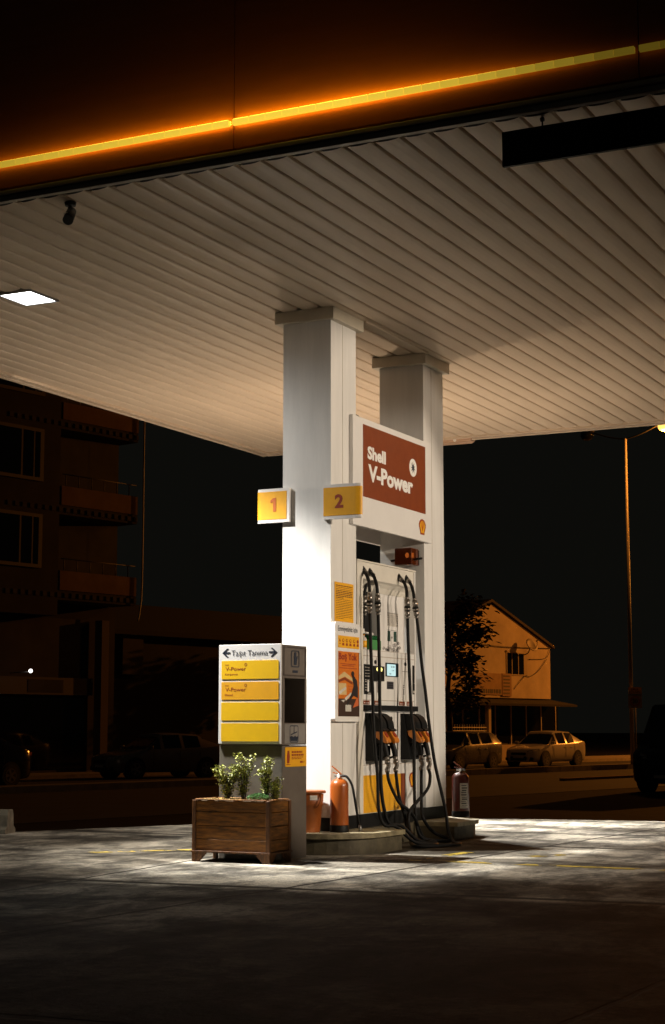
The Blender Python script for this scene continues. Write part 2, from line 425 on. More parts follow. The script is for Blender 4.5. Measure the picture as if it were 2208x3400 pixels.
# perimeter trims: two lips
tr = MB()
tr.box(XL,XR,YF-.03,YF+.02,4.958,4.997,.004); tr.box(XL,XR,YF-.045,YF+.02,5.004,5.036,.004)
tr.build('front_trim', trim_m, can)
tr = MB()
tr.box(XL-.02,XL+.045,YF+.03,YB,4.925,4.972,.004); tr.box(XL+.085,XL+.12,YF+.03,YB-.03,4.936,4.985,.004)
tr.box(XL+.06,XR,YB-.045,YB+.02,4.925,4.972,.004); tr.box(XL+.13,XR,YB-.12,YB-.085,4.936,4.985,.004)
tr.build('edge_trim', soffit_m, can)
fas = MB(); fas.box(XL-.02,XL+.04,YF+.03,YB,4.98,6.3); fas.box(XL+.05,XR,YB-.04,YB+.02,4.98,6.3); fas.build('side_fascia', trim_m, can)
seams = [-11.3,-8.407,-5.547,-2.687,.173,3.033,5.893,8.95]
for a, b in zip(seams[:-1], seams[1:]):
    box('fascia_panel', fascia_m, can, a+.004,b-.004,YF-.035,YF+.02,5.19,7.6)
    box('lower_fascia', fascia_m, can, a+.004,b-.004,YF-.038,YF+.02,5.056,5.188)
# yellow light strip: short pieces, a lens vignette painted into their glow
def strip_level(x):
    pts = [(-11.4,.3),(-8.4,.42),(-7.6,.50),(-6.6,.80),(-5.5,1.08),(-4.7,1.08),(-4.0,.72),(-3.4,.34),(-2.9,.13),(-2.5,.075),(0,.05),(9,.05)]
    for (a,va),(b,vb) in zip(pts[:-1],pts[1:]):
        if a <= x <= b: return va+(vb-va)*(x-a)/(b-a)
    return .05
lev_m = {}
for a, b in zip(seams[:-1], seams[1:]):
    nmod = 22; w = (b-a-.03)/nmod
    for i in range(nmod):
        x0 = a+.015+i*w; lv = round(strip_level(x0+w/2),2)
        if lv not in lev_m:
            lev_m[lv] = mat('strip_glow_%d' % int(lv*100), (.75,.55,.05), .5, emit=(1.0,.66,.055), estr=lv*.86)
        if ('u',lv) not in lev_m: lev_m[('u',lv)] = mat('strip_added_up_%d' % int(lv*100), (.75,.55,.05), .5, emit=(1.0,.66,.055), estr=lv*lv*8.2)
        lmod = box('strip_piece', lev_m[lv], can, x0+.0006,x0+w-.0006,YF-.088,YF-.056,5.207,5.244)
        if ('d',lv) not in lev_m: lev_m[('d',lv)] = mat('strip_added_down_%d' % int(lv*100), (.75,.55,.05), .5, emit=(1.0,.60,.05), estr=lv*lv*5)
        box('added_downlight', lev_m[('d',lv)], lmod, x0+.004,x0+w-.004,YF-.0545,YF-.039,5.226,5.230)  # hidden glow added behind the strip to brighten the fascia below
        box('added_uplight', lev_m[('u',lv)], lmod, x0+.004,x0+w-.004,YF-.084,YF-.040,5.2445,5.2465)  # hidden glow added on top of the strip to brighten the fascia above

# recessed square lights
lamp_frame = mat('lamp_frame', (.30,.30,.30), .5)
lamp_diff = mat('lamp_diffuser', (.9,.9,.9), .5, emit=(.97,1.0,1.0), estr=9)
def ceiling_light(x, y, label, power, aim, spread=58, wide=.125):
    t = thing('ceiling_light', (x,y,ZC), label, 'ceiling light', 'lights recessed in the canopy soffit')
    f = MB(); w, d = .185,.215
    for a in ((-w,-w+.018,-d,d),(w-.018,w,-d,d),(-w+.018,w-.018,-d,-d+.018),(-w+.018,w-.018,d-.018,d)):
        f.box(x+a[0],x+a[1],y+a[2],y+a[3],ZC-.022,ZC+.02)
    f.build('frame', lamp_frame, t)
    box('diffuser', lamp_diff, t, x-w+.02,x+w-.02,y-d+.02,y+d-.02,ZC-.016,ZC+.01)
    for k, (pw, sp, am) in enumerate(((power, spread, aim), (power*wide, 150, (x+.8,y+.6,0)))):   # asymmetric optic: a narrow throw and a weak wide one
        l = bpy.data.lights.new('lamp', 'SPOT'); l.energy = pw; l.spot_size = R(sp); l.spot_blend = 1.0; l.shadow_soft_size = .09; l.color = (1,.965,.90)
        o = bpy.data.objects.new('lamp', l); COL.objects.link(o); o.location = (x,y,ZC-.05)
        o.rotation_euler = (Vector(am)-o.location).to_track_quat('-Z','Y').to_euler()
    return t
P0 = 4300
ceiling_light(-9.02,12.04,'lit square light in the soffit left of the columns', P0, (-6.9,13.3,.3))
ceiling_light(-9.02,18.4,'lit square light in the soffit hidden behind the near column', P0*1.05, (-7.4,17.9,0), 84)
def unseen_floodlight(x, y, z, aim, power, label):  # unseen right-hand lamps; fixture and narrow beam shaped to light only the pump
    t = thing('unseen_floodlight', (x,y,z), label, 'unseen_floodlight', 'unseen floodlights under the soffit aimed at the pump')
    d = (Vector(aim)-Vector((x,y,z))).normalized(); c = Vector((x,y,z))
    MB().cyl(c-d*.16, c-d*.01, .07,.11, 18).build('housing', lamp_frame, t)
    MB().cyl((x,y,ZC), c-d*.1, .015,.015, 8).build('stem', lamp_frame, t)
    MB().cyl(c-d*.012, c-d*.006, .10,.10, 18).build('lens', lamp_diff, t)
    l = bpy.data.lights.new('lamp', 'SPOT'); l.energy = power; l.spot_size = R(24.5); l.spot_blend = .25; l.shadow_soft_size = .10; l.color = (1,.83,.64)
    o = bpy.data.objects.new('lamp', l); COL.objects.link(o); o.location = c+d*.02; o.rotation_euler = d.to_track_quat('-Z','Y').to_euler()
unseen_floodlight(5.6,12.6,4.55,(-6.75,14.1,2.4),3600,'unseen lamp aimed at the pump from beyond the right picture edge')
unseen_floodlight(4.2,18.6,4.55,(-6.75,15.0,2.6),1200,'second unseen lamp aimed at the pump from farther beyond the right edge')

# two unseen warm lamps added behind the island to brighten the soffit
def added_uplight(x, y, power, label):
    ul = thing('added_uplight', (x,y,0), label, 'added_uplight', 'uplights added on the forecourt behind the island')
    MB().cyl((x,y,.0),(x,y,.09),.085,.095,18).build('housing', lamp_frame, ul)
    MB().cyl((x,y,.082),(x,y,.092),.08,.08,18).build('lens', lamp_diff, ul)
    l = bpy.data.lights.new('lamp', 'SPOT'); l.energy = power; l.spot_size = R(126); l.spot_blend = 1.0; l.shadow_soft_size = .09; l.color = (1,.76,.54)
    o = bpy.data.objects.new('lamp', l); COL.objects.link(o); o.location = (x,y,.11); o.rotation_euler = (PI,0,0)
added_uplight(-9.12,17.65,560,'small warm light added on the ground, unseen behind the near column')
added_uplight(-7.68,19.05,330,'small warm light added on the ground, unseen behind the far extinguisher')

# ------------------------------------------------------------------ columns
XF = -6.748; XB = -7.248
def column(y0, y1, seam, label):
    t = thing('column', ((XF+XB)/2,(y0+y1)/2,.18), label, 'column', 'white clad canopy columns')
    c = MB(); c.box(XB,XF,y0,y1,.30,4.86,.004); c.build('cladding', white, t)
    s = MB(); s.box(XF+.0003,XF+.0023,seam-.003,seam+.003,.31,4.85); s.build('seam', trim_m, t)
    box('plinth', black, t, XB-.004,XF+.004,y0-.004,y1+.004,.178,.298)
    k = MB(); k.box(XB-.06,XF+.055,y0-.06,y1+.06,4.851,4.962,.004); k.build('cap', cap_m, t)
    return t
column(13.619,14.155,13.86,'white square column nearest the camera, numbered signs on its corners')
column(15.78,16.31,15.985,'white square column behind the fuel pump, carrying the far end of the brown sign')
d = MB(); d.box(-6.69,-6.665,14.22,15.73,ZC-.018,ZC+.01,.003); tag(d.build('cable_duct', soffit_m), 'pale cable duct on the soffit linking the two column caps', 'cable duct')

# ------------------------------------------------------------------ pump island
isl = thing('pump_island', (-7,15,0), 'worn concrete pump island with two bulging ends and yellowed rim', 'pump island')
def lobe(yflat, sgn, hw, L, z0, z1, grow=0.0):
    p = [(-7-hw-grow, yflat)]
    n = 18
    for i in range(n+1):
        a = PI-PI*i/n
        p.append((-7+(hw+grow)*math.copysign(abs(math.cos(a))**.8, math.cos(a)), yflat+sgn*(.35+(L-.35+grow)*math.sin(a)**.75)))
    p.append((-7+hw+grow, yflat)); return p
for yf, sg in ((14.17,-1),(15.43,1)):
    o = MB().prism(lobe(yf,sg,.70,1.0,0,.18), -.02, .14, 2).build('island_end', kerb_d, isl)
    MB().prism(lobe(yf,sg,.70,1.0,0,.18,.035), .14, .181, 2).build('rim', kerb_m, o)
box('waist', kerb_d, isl, -7.31,-6.69,14.10,15.50,-.02,.176)

# ------------------------------------------------------------------ number signs
def number_sign(x0, x1, left_round, num, nm, ncol, label):
    t = thing('number_sign', ((x0+x1)/2,13.60,2.98), label, 'number sign', 'pump number signs on the near column')
    YS = 13.583
    def shape(gr):
        y0, y1 = YS-gr, 13.6165
        ry, rx = .030, .06
        arc = [PI/2*i/6 for i in range(7)]
        if left_round:
            return [(x1,y1),(x1,y0)]+[(x0+rx-math.sin(a)*(rx+gr), y0+(ry+gr)*(1-math.cos(a))) for a in arc]+[(x0-gr,y1)]
        return [(x0,y1),(x0,y0)]+[(x1-rx+math.sin(a)*(rx+gr), y0+(ry+gr)*(1-math.cos(a))) for a in arc]+[(x1+gr,y1)]
    MB().prism(shape(0), 2.982,3.300, 2).build('body', panel_m, t)
    pts = shape(.003)
    if left_round: pts = [(x1-.028,p[1]) if p[0] > x1-.028 else p for p in pts]
    else: pts = [(x0+.012,p[1]) if p[0] < x0+.012 else p for p in pts]
    MB().prism(pts, 3.012,3.272, 2).build('face', nm, t)
    m = MB(); c0 = -7.342 if num == '1' else -6.689
    if num == '1': plate(m, 'F', YS-.006, [(c0+.016,3.085),(c0+.046,3.085),(c0+.046,3.211),(c0+.020,3.211),(c0-.012,3.190),(c0-.012,3.166),(c0+.016,3.178)], .0015)
    else: text(m, num, 'F', YS-.0045, c0, 3.085, .126, .087, .035)
    m.build('numeral', ncol, t)
    return t
number_sign(-7.503,-7.159,True,'1',yellow2,orange_num,'small yellow sign reading 1 on the left edge of the near column')
number_sign(-6.817,-6.430,False,'2',yellow2,dkred,'small yellow sign reading 2 on the right edge of the near column')

# ------------------------------------------------------------------ brown sign between the columns
def brown_sign(xp, sgn, label):
    t = thing('fuel_sign', (xp,14.94,2.98), label, 'fuel sign')
    a, b = (xp-.042, xp) if sgn > 0 else (xp, xp+.042)
    box('panel', panel_m, t, a,b,14.0,15.873,2.982,4.024,.006)
    return t
bs = brown_sign(-6.705, 1, 'large brown sign lettered in white spanning the two columns above the pump')
MB().box(-6.706,-6.7025,14.216,15.715,3.269,3.964).build('brown_field', redbrown, bs)
m = MB(); XT = -6.7005
text(m,'Shell','X',XT,14.31,3.650,.125,.42,.045)
text(m,'V-Power','X',XT,14.325,3.440,.165,1.065,.045)
m.build('lettering', letter_w, bs)
lg = MB(); plate(lg,'X',-6.7008,ell(15.395,3.705,.093,.092,28)); lg.build('emblem_disc', letter_w, bs)
sb = MB()
star = []
for i in range(9):
    a = 2*PI*i/9+.3
    star += [(15.395+.058*math.cos(a), 3.705+.062*math.sin(a)), (15.395+.022*math.cos(a+.55), 3.705+.022*math.sin(a+.55))]
plate(sb,'X',-6.6992,star); sb.build('emblem_swirl', navy, bs)
def pecten(parent, cu, cv, w, h, xp):
    a = MB(); plate(a,'X',xp+.002,scallop(cu,cv,w*1.16,h*1.13)); o = a.build('emblem_border', dkred, parent)
    b = MB(); plate(b,'X',xp+.0035,scallop(cu,cv,w*.86,h*.88)); b.build('emblem_shell', yellow2, parent)
    c = MB()
    for k in (-.55,-.28,0,.28,.55):
        u1 = cu+w*.40*math.sin(k*1.5); v1 = cv+h*.09+h*.34*math.cos(k*1.5)
        q = Vector((u1-cu, v1-(cv-h*.3))).normalized(); nn = Vector((-q.y,q.x))*.0035
        plate(c,'X',xp+.0045,[(cu-nn.x,cv-h*.3-nn.y),(cu+nn.x,cv-h*.3+nn.y),(u1+nn.x,v1+nn.y),(u1-nn.x,v1-nn.y)],.001)
    c.build('emblem_rib', orange_num, parent)
pecten(bs, 15.63, 3.128, .150, .140, -6.705)
rs = brown_sign(-7.291, -1, 'dark back of the matching far-side sign, seen through the gap over the pump')

# ------------------------------------------------------------------ fuel pump
pu = thing('fuel_pump', (-7.0,14.9,.18), 'tall white fuel pump with yellow base and recessed top between the columns', 'fuel pump')
Y0, Y1 = 14.16, 15.53
box('plinth', black, pu, XB-.005,XF+.006,14.166,15.772,.177,.302)
box('cabinet', white, pu, XB,XF,14.29,15.50,.304,1.255)
box('upper_cabinet', white, pu, XB,XF,14.29,15.50,1.311,1.832)
for ya, yb in ((Y0,14.288),(15.502,Y1)):
    for xa, xb in ((XF-.05,XF+.008),(XB-.008,XB+.05)):
        box('post', cream if ya < 15 else white, pu, xa,xb,ya,yb,.304,2.655,.003)
hd = MB(); hd.box(XB-.006,XF+.014,Y0-.004,Y1+.004,2.657,2.672,.003)
hd.prism([(XF-.0,2.655),(XF-.002,2.545),(XF-.06,2.515),(XF-.11,2.44),(XB+.11,2.44),(XB+.06,2.515),(XB,2.545),(XB,2.655)], 14.29,15.50, 1) if False else None
# header with a concave underside: profile in x,z run along y
hp = [(XF-.001,2.655),(XF-.001,2.50),(XF-.035,2.485),(XF-.075,2.45),(XF-.10,2.40),(XB+.10,2.40),(XB+.075,2.45),(XB+.035,2.485),(XB+.001,2.50),(XB+.001,2.655)]
hd.prism(hp, 14.29,15.50, 1); hd.build('header', cream, pu)
box('back_panel', panel_m, pu, XF-.125,XF-.105,14.76,15.50,1.834,2.42)
box('divider', panel_m, pu, XF-.122,XF-.03,14.715,14.745,1.834,2.46)
box('hose_compartment', black, pu, XF-.135,XF-.118,14.292,14.714,1.836,2.49)
box('rear_panel', panel_m, pu, XB+.105,XB+.125,14.29,15.05,1.834,2.42)
sh = MB(); sh.box(XF-.115,XF-.02,14.292,14.56,1.985,2.0); sh.box(XF-.112,XF-.03,14.30,14.40,2.001,2.03); sh.build('shelf', white, pu)
# seams and lower graphics
X1 = XF+.0015
sm = MB(); 
for z in (.751,1.773,1.357): plate(sm,'X',X1,rect(14.292,15.498,z-.004,z+.004))
plate(sm,'X',X1,rect(14.292,15.498,1.826,1.83)); sm.build('seam', trim_m, pu)
g1 = MB(); plate(g1,'X',X1,rect(14.292,15.154,.308,.655)); g1.build('yellow_graphic', yellow2, pu)
g2 = MB(); plate(g2,'X',X1,rect(15.156,15.267,.308,.655)); g2.build('red_graphic', redbrown, pu)
pecten(pu, 15.445, .588, .15, .13, XF)
box('bumper_band', black, pu, XF+.0005,XF+.045,14.291,15.495,1.257,1.309,.004)
for ya, yb in ((14.297,14.437),(14.542,14.632),(15.12,15.262),(15.305,15.40),(15.425,15.452)):
    q = MB(); plate(q,'X',X1+.001,rect(ya,yb,1.315,1.351)); o = q.build('fuel_label', redbrown, pu)
    q = MB(); 
    for k in range(3):
        if yb-ya > .06: plate(q,'X',X1+.002,rect(ya+.02+k*(yb-ya)*.28, ya+.02+k*(yb-ya)*.28+.02,1.326,1.334),.001)
    if q.v: q.build('print', letter_w, o)
for ya, yb in ((14.44,14.47),(14.635,14.66),(15.264,15.3)):
    q = MB(); plate(q,'X',X1+.001,rect(ya,yb,1.315,1.351)); q.build('label_tag', letter_w, pu)
# left menu panel
mp = MB(); plate(mp,'X',X1+.001,rect(14.315,14.475,1.410,1.692)); o = mp.build('menu_panel', black, pu)
q = MB()
for i, z in enumerate((1.662,1.635,1.607,1.580,1.545,1.53,1.50,1.475,1.45)):
    plate(q,'X',X1+.002,rect(14.335,14.335+(.10 if i < 6 else .05),z-.0025,z+.0025),.001)
plate(q,'X',X1+.002,rect(14.335,14.36,1.660,1.668),.001); plate(q,'X',X1+.002,rect(14.40,14.465,1.418,1.424),.001)
q.build('print', label_p, o)
q = MB(); plate(q,'X',X1+.002,rrect(14.385,14.425,1.436,1.542,.01),.001); q.build('white_tag', letter_w, o)
kp = box('keypad', black, pu, XF+.0005,XF+.03,14.462,14.721,1.539,1.681,.004)
lit = mat('keypad_light', (.8,.75,.2), .4, emit=(1,.86,.30), estr=1.3)
for yy in (14.56,14.64):
    q = MB(); plate(q,'X',XF+.0325,ell(yy,1.65,.027,.019,14)); q.build('button_light', lit, kp)
q = MB()
for i in range(4):
    for j in range(3): plate(q,'X',XF+.0315,rrect(14.56+j*.028,14.58+j*.028,1.555+i*.018,1.567+i*.018,.003))
q.build('key', mat('key_dark',(.05,.045,.03),.5), kp)
dp = box('display', mat('display_bezel',(.008,.016,.02),.3), pu, XF+.0005,XF+.012,14.804,15.092,1.590,1.722,.003)
q = MB(); plate(q,'X',XF+.0145,rrect(14.816,15.018,1.597,1.709,.006))
scr = q.build('screen', mat('screen_glow',(.2,.3,.3),.3, emit=(.60,.87,.90), estr=.78), dp)
q = MB(); text(q,'0.00','X',XF+.0152,14.90,1.675,.02,.09,.01); text(q,'0.00','X',XF+.0152,14.92,1.642,.014,.06,.01); text(q,'0.00','X',XF+.0152,14.86,1.608,.018,.05,.01)
q.build('digits', mat('digit_grey',(.05,.09,.09),.5), scr)
rd = MB(); plate(rd,'X',XF+.004,rrect(14.837,14.989,1.469,1.542,.006),.004); o = rd.build('card_reader', mat('reader_grey',(.055,.052,.06),.4), pu)
q = MB()
for z in (1.525,1.506,1.487): plate(q,'X',XF+.0052,rect(14.855,14.97,z-.003,z+.003),.001)
q.build('print', black, o)
for yy, z in ((14.573,1.720),(15.277,1.722),(14.934,1.186)):
    q = MB(); plate(q,'X',XF+.005,ell(yy,z,.026,.019,16),.005); q.build('lock', black, pu)
q = MB(); plate(q,'X',X1+.0015,rect(15.452,15.515,1.429,1.716)); o = q.build('side_scale', black, pu)
q = MB(); plate(q,'X',X1+.0025,rect(15.47,15.50,1.44,1.465),.001); plate(q,'X',X1+.0025,rect(15.485,15.51,1.535,1.542),.001); q.build('print', label_p, o)
# hose guide channels: shallow greyish grooves with small print
ch = MB()
for yy in (14.60,15.20,15.29): plate(ch,'X',X1,rect(yy-.008,yy+.008,1.364,1.765))
ch.build('guide_groove', mat('groove_grey',(.45,.40,.37),.5,var=.2,vscale=12), pu)
q = MB(); 
for z in (1.51,1.492,1.47): plate(q,'X',X1+.001,rect(15.225,15.252,z-.006,z+.006),.001)
plate(q,'X',X1+.001,rect(15.23,15.25,1.42,1.462),.001); plate(q,'X',X1+.001,rect(15.20,15.34,1.646,1.652),.001); plate(q,'X',X1+.001,rect(14.61,14.63,1.43,1.53),.001)
q.build('small_print', pencil, pu)
# printed picture on the back panel: sheet, window with green shutters, stone wall
XPN = XF-.1035
q = MB(); plate(q,'X',XPN,rect(15.085,15.345,2.095,2.228)); o = q.build('notice', label_p, pu)
q = MB()
for k in range(9): plate(q,'X',XPN+.001,rect(15.13+.006*(k%3),15.30-.01*(k%2),2.108+k*.0115,2.111+k*.0115),.001)
for k in range(5):
    plate(q,'X',XPN+.001,rect(15.092,15.115,2.105+k*.022,2.118+k*.022),.001); plate(q,'X',XPN+.001,rect(15.315,15.338,2.105+k*.022,2.118+k*.022),.001)
plate(q,'X',XPN+.001,rect(15.085,15.345,2.222,2.228),.001); q.build('print', pencil, o)
for ya, yb in ((15.088,15.155),(15.235,15.303)):
    q = MB(); plate(q,'X',XPN,rect(ya,yb,1.945,2.047)); q.build('shutter_print', shutter, pu)
q = MB(); plate(q,'X',XPN,ell(15.195,1.985,.016,.012,12)); plate(q,'X',XPN,rect(15.08,15.305,2.054,2.058)); q.build('window_print', pencil, pu)
q = MB(); rnd = random.Random(3)
for k in range(46):
    a = rnd.random(); yy = 14.98+a*.42; z = 1.845+rnd.random()*(.03+.07*a)
    rx, rz = .012+.014*rnd.random(), .007+.006*rnd.random()
    o1 = ell(yy,z,rx,rz,10)
    for i in range(10):
        p, r2 = o1[i], o1[(i+1)%10]
        dd = Vector((r2[0]-p[0], r2[1]-p[1])).normalized(); w = .0018+.0012*a
        plate(q,'X',XPN,[(p[0]-dd.y*w,p[1]+dd.x*w),(p[0]+dd.y*w,p[1]-dd.x*w),(r2[0]+dd.y*w,r2[1]-dd.x*w),(r2[0]-dd.y*w,r2[1]+dd.x*w)],.001)
q.build('stone_print', pencil, pu)
# nozzle boots: black wedges that lean out at the foot, with a round hood
def boot(ya):
    b = MB(); w = .335
    b.add([(XF+.001,ya,1.236),(XF+.001,ya+w,1.236),(XF+.03,ya,1.236),(XF+.03,ya+w,1.236),
           (XF+.001,ya,.79),(XF+.001,ya+w,.79),(XF+.105,ya,.79),(XF+.105,ya+w,.79)],
          [(0,1,3,2),(4,6,7,5),(2,3,7,6),(0,2,6,4),(1,5,7,3),(0,4,5,1)])
    o = b.build('nozzle_boot', black, pu)
    hpf = [(XF+.02,1.236)]+[(XF+.03+.125*math.sin(a), 1.095+.141*math.cos(a)) for a in [PI/2*i/8 for i in range(9)]]+[(XF+.185,1.075),(XF+.165,1.062),(XF+.05,1.062)]
    for yy in (ya+.018, ya+.19):
        MB().prism(hpf, yy,yy+.13, 1).build('hood', black, o)
    return o
boot(14.345); boot(15.154)

# ------------------------------------------------------------------ hoses with their nozzles
def seg(mb, path, a, b, r):
    pass
def coupling(p, q, parent):
    p, q = Vector(p), Vector(q); L = q-p
    c = MB(); 
    for t0,t1,r in ((0,.12,.020),(.12,.45,.026),(.5,.62,.030),(.64,.88,.025),(.9,1,.021)):
        c.cyl(p+L*t0, p+L*t1, r, r, 14)
    o = c.build('coupling', chrome, parent)
    MB().cyl(p+L*.44,p+L*.51,.031,.031,14).cyl(p+L*.61,p+L*.65,.028,.028,14).build('rubber_ring', rubber, o)
def swivel(p, d, parent):
    p = Vector(p); d = Vector(d).normalized()
    o = MB().cyl(p-d*.03, p+d*.035, .042,.026, 14).build('swivel', black, parent)
    MB().cyl(p+d*.034, p+d*.075, .024,.022, 14).build('collar', chrome, o)
def nozzle(y, parent, yaw=0.0):
    """pistol nozzle hanging in its boot: black body, orange guard, lever, steel swivel"""
    x = XF
    b = MB()
    b.tube([(x+.06,y,1.10),(x+.105,y,1.05),(x+.15,y,.965),(x+.178,y,.88),(x+.188,y,.83)], .03, 10, 4, (.034,.022))
    b.cyl((x+.04,y,1.13),(x+.075,y,1.085),.016,.022,10)
    # lever guard loop
    b.tube([(x+.13,y,.955),(x+.085,y,.93),(x+.075,y,.86),(x+.10,y,.815),(x+.165,y,.825)], .010, 8, 4)
    b.box(x+.10,x+.135,y-.01,y+.01,.84,.93)
    o = b.build('nozzle', black, parent)
    g = MB(); hw = .052
    # guard: wedge sloping down and outward
    pr = [(x+.065,1.068),(x+.135,1.082),(x+.150,1.078),(x+.212,.985),(x+.214,.965),(x+.196,.950),(x+.14,.975),(x+.075,1.02)]
    bmx = bmesh.new()
    va = [bmx.verts.new((p[0],y-hw,p[1])) for p in pr]; vb = [bmx.verts.new((p[0],y+hw,p[1])) for p in pr]
    n = len(pr); bmx.faces.new(va); bmx.faces.new(vb[::-1])
    for i in range(n): bmx.faces.new((va[i],vb[i],vb[(i+1)%n],va[(i+1)%n]))
    bmesh.ops.bevel(bmx, geom=bmx.edges[:], offset=.008, segments=2, profile=.5, affect='EDGES')
    bmx.verts.index_update()
    g.add([v.co[:] for v in bmx.verts], [tuple(v.index for v in f.verts) for f in bmx.faces]); bmx.free()
    g.build('guard', orange_p, o)
    e = MB(); cN = Vector((x+.183,y,1.033)); 
    dn = Vector((.83,0,.56)); tn = Vector((-.56,0,.83)); sd = Vector((0,1,0))
    pts = [cN+dn*.004+tn*(.030*math.sin(2*PI*i/14))+sd*(.026*math.cos(2*PI*i/14)) for i in range(14)]
    e.add(pts+[p-dn*.01 for p in pts], [tuple(range(14))]+[(i,(i+1)%14,(i+1)%14+14,i+14) for i in range(14)])
    e.build('badge', dkred, o)
    s = MB()
    s.cyl((x+.186,y,.835),(x+.193,y,.79),.021,.024,12); s.cyl((x+.193,y,.79),(x+.195,y,.765),.027,.027,12)
    s.tube([(x+.195,y,.77),(x+.20,y+.012,.745),(x+.19,y+.004,.715)], .02, 10, 4); s.cyl((x+.19,y+.004,.72),(x+.19,y+.004,.685),.024,.022,12)
    s.build('swivel_joint', chrome, o)
    return Vector((x+.19,y+.004,.69))
def hose(label, top, swd, path, cp, ny, tail):
    t = thing('fuel_hose', path[-1], label, 'fuel hose', 'black fuel hoses hanging on the pump')
    end = nozzle(ny, t) if ny is not None else None
    pts = [top]+path+tail+([end] if end is not None else [])
    MB().tube(pts, .0158, 10, 6).build('hose', rubber, t)
    swivel(Vector(top)-Vector(swd)*.01, swd, t)
    if cp: coupling(cp[0], cp[1], t)
    return t
x = XF
hose('black fuel hose nearest the poster board, its nozzle first of the row',
     (x+.0,14.306,2.572),(.8,-.35,-.5),
     [(x+.06,14.249,2.526),(x+.1,14.219,2.458),(x+.11,14.214,2.363),(x+.11,14.219,2.154),(x+.12,14.213,1.889),(x+.12,14.228,1.682),(x+.14,14.212,1.421),(x+.17,14.158,1.201),(x+.2,14.135,.881),(x+.22,14.142,.652),(x+.24,14.122,.365),(x+.28,14.15,.22)],
     ((x+.11,14.214,2.36),(x+.11,14.219,2.16)), 14.42,
     [(x+.36,14.24,.198),(x+.50,14.34,.06),(x+.58,14.62,.022),(x+.45,14.95,.022),(x+.28,15.05,.06),(x+.27,14.88,.24),(x+.265,14.738,.325),(x+.235,14.576,.41),(x+.20,14.45,.587)])
hose('black fuel hose second from the poster board, crossing the yellow base',
     (x+.0,14.449,2.567),(.8,-.35,-.5),
     [(x+.06,14.402,2.534),(x+.1,14.382,2.457),(x+.12,14.369,2.361),(x+.12,14.383,2.155),(x+.13,14.374,1.896),(x+.14,14.364,1.555),(x+.16,14.328,1.25),(x+.21,14.246,1.04),(x+.235,14.181,.774),(x+.25,14.157,.546),(x+.27,14.175,.363),(x+.30,14.22,.23)],
     ((x+.12,14.369,2.36),(x+.12,14.383,2.155)), 14.61,
     [(x+.36,14.36,.20),(x+.46,14.52,.06),(x+.50,14.8,.022),(x+.36,15.0,.022),(x+.25,14.9,.05),(x+.25,14.735,.17),(x+.235,14.719,.274),(x+.20,14.666,.457)])
hose('black fuel hose third from the poster board, hanging straight before the orange emblem',
     (x+.0,15.131,2.568),(.8,-.35,-.5),
     [(x+.06,15.117,2.524),(x+.1,15.092,2.449),(x+.12,15.057,2.374),(x+.12,15.071,2.16),(x+.13,15.061,1.927),(x+.14,15.067,1.573),(x+.16,15.057,1.256),(x+.19,15.049,1.038),(x+.205,15.02,.758),(x+.22,14.981,.594),(x+.24,14.95,.344),(x+.26,14.95,.15)],
     ((x+.12,15.057,2.37),(x+.12,15.071,2.16)), 15.22,
     [(x+.30,15.0,.05),(x+.42,15.15,.022),(x+.42,15.4,.022),(x+.27,15.35,.08),(x+.24,15.16,.217),(x+.20,15.203,.333),(x+.19,15.222,.55)])
hose('black fuel hose farthest along the pump, slanting out to a big loop on the ground',
     (x+.0,15.309,2.569),(.8,-.35,-.5),
     [(x+.06,15.285,2.519),(x+.1,15.26,2.434),(x+.12,15.236,2.364),(x+.13,15.272,2.185),(x+.16,15.262,1.981),(x+.2,15.23,1.714),(x+.26,15.178,1.438),(x+.3,15.18,1.094),(x+.35,15.186,.757),(x+.4,15.218,.493),(x+.43,15.259,.291),(x+.46,15.24,.12)],
     ((x+.12,15.236,2.37),(x+.13,15.272,2.175)), 15.405,
     [(x+.56,15.12,.022),(x+.76,14.80,.022),(x+.72,14.5,.022),(x+.55,14.32,.022),(x+.42,14.45,.03),(x+.34,14.62,.10),(x+.28,14.70,.225),(x+.28,14.738,.318),(x+.255,14.97,.396),(x+.22,15.314,.509),(x+.20,15.42,.619)])
t = hose('short inner fuel hose before the black compartment in the pump top',
     (x-.03,14.56,2.50),(.5,-.7,-.5), [(x-.05,14.50,2.46),(x-.06,14.475,2.40),(x-.065,14.47,2.34),(x-.065,14.47,2.16),(x-.07,14.47,2.05)], ((x-.065,14.47,2.35),(x-.065,14.47,2.16)), None, [(x-.07,14.47,2.002)])

# bottles on the shelf of the pump
jug = thing('screenwash_jug', (XF-.05,14.64,1.834), 'green plastic jug on the pump shelf behind the second hose', 'jug')
box('body', green_l, jug, XF-.10,XF-.012,14.535,14.745,1.834,1.935,.012); box('shoulder', green_d, jug, XF-.095,XF-.017,14.545,14.735,1.936,1.975,.012)
MB().cyl((XF-.055,14.62,1.974),(XF-.055,14.62,2.0),.014,.014,12).build('cap', letter_w, jug)
for yy, m_, lab in ((14.335,label_p,'small white bottle in the pump recess behind the first hose'),(14.455,yellow2,'small yellow and white bottle in the pump recess beside the green jug')):
    bt = thing('bottle', (XF-.07,yy,1.834), lab, 'bottle', 'bottles in the pump recess')
    MB().lathe((XF-.07,yy,1.834), [(.03,0),(.033,.004),(.033,.095),(.026,.115),(.013,.122),(.013,.135)], 16).build('body', label_p, bt)
    MB().lathe((XF-.07,yy,1.834), [(.0337,.02),(.0337,.085)], 16).build('sticker', m_, bt)
    MB().lathe((XF-.07,yy,1.834), [(.015,.1355),(.015,.15)], 12).build('cap', black if m_ is label_p else yellow2, bt)

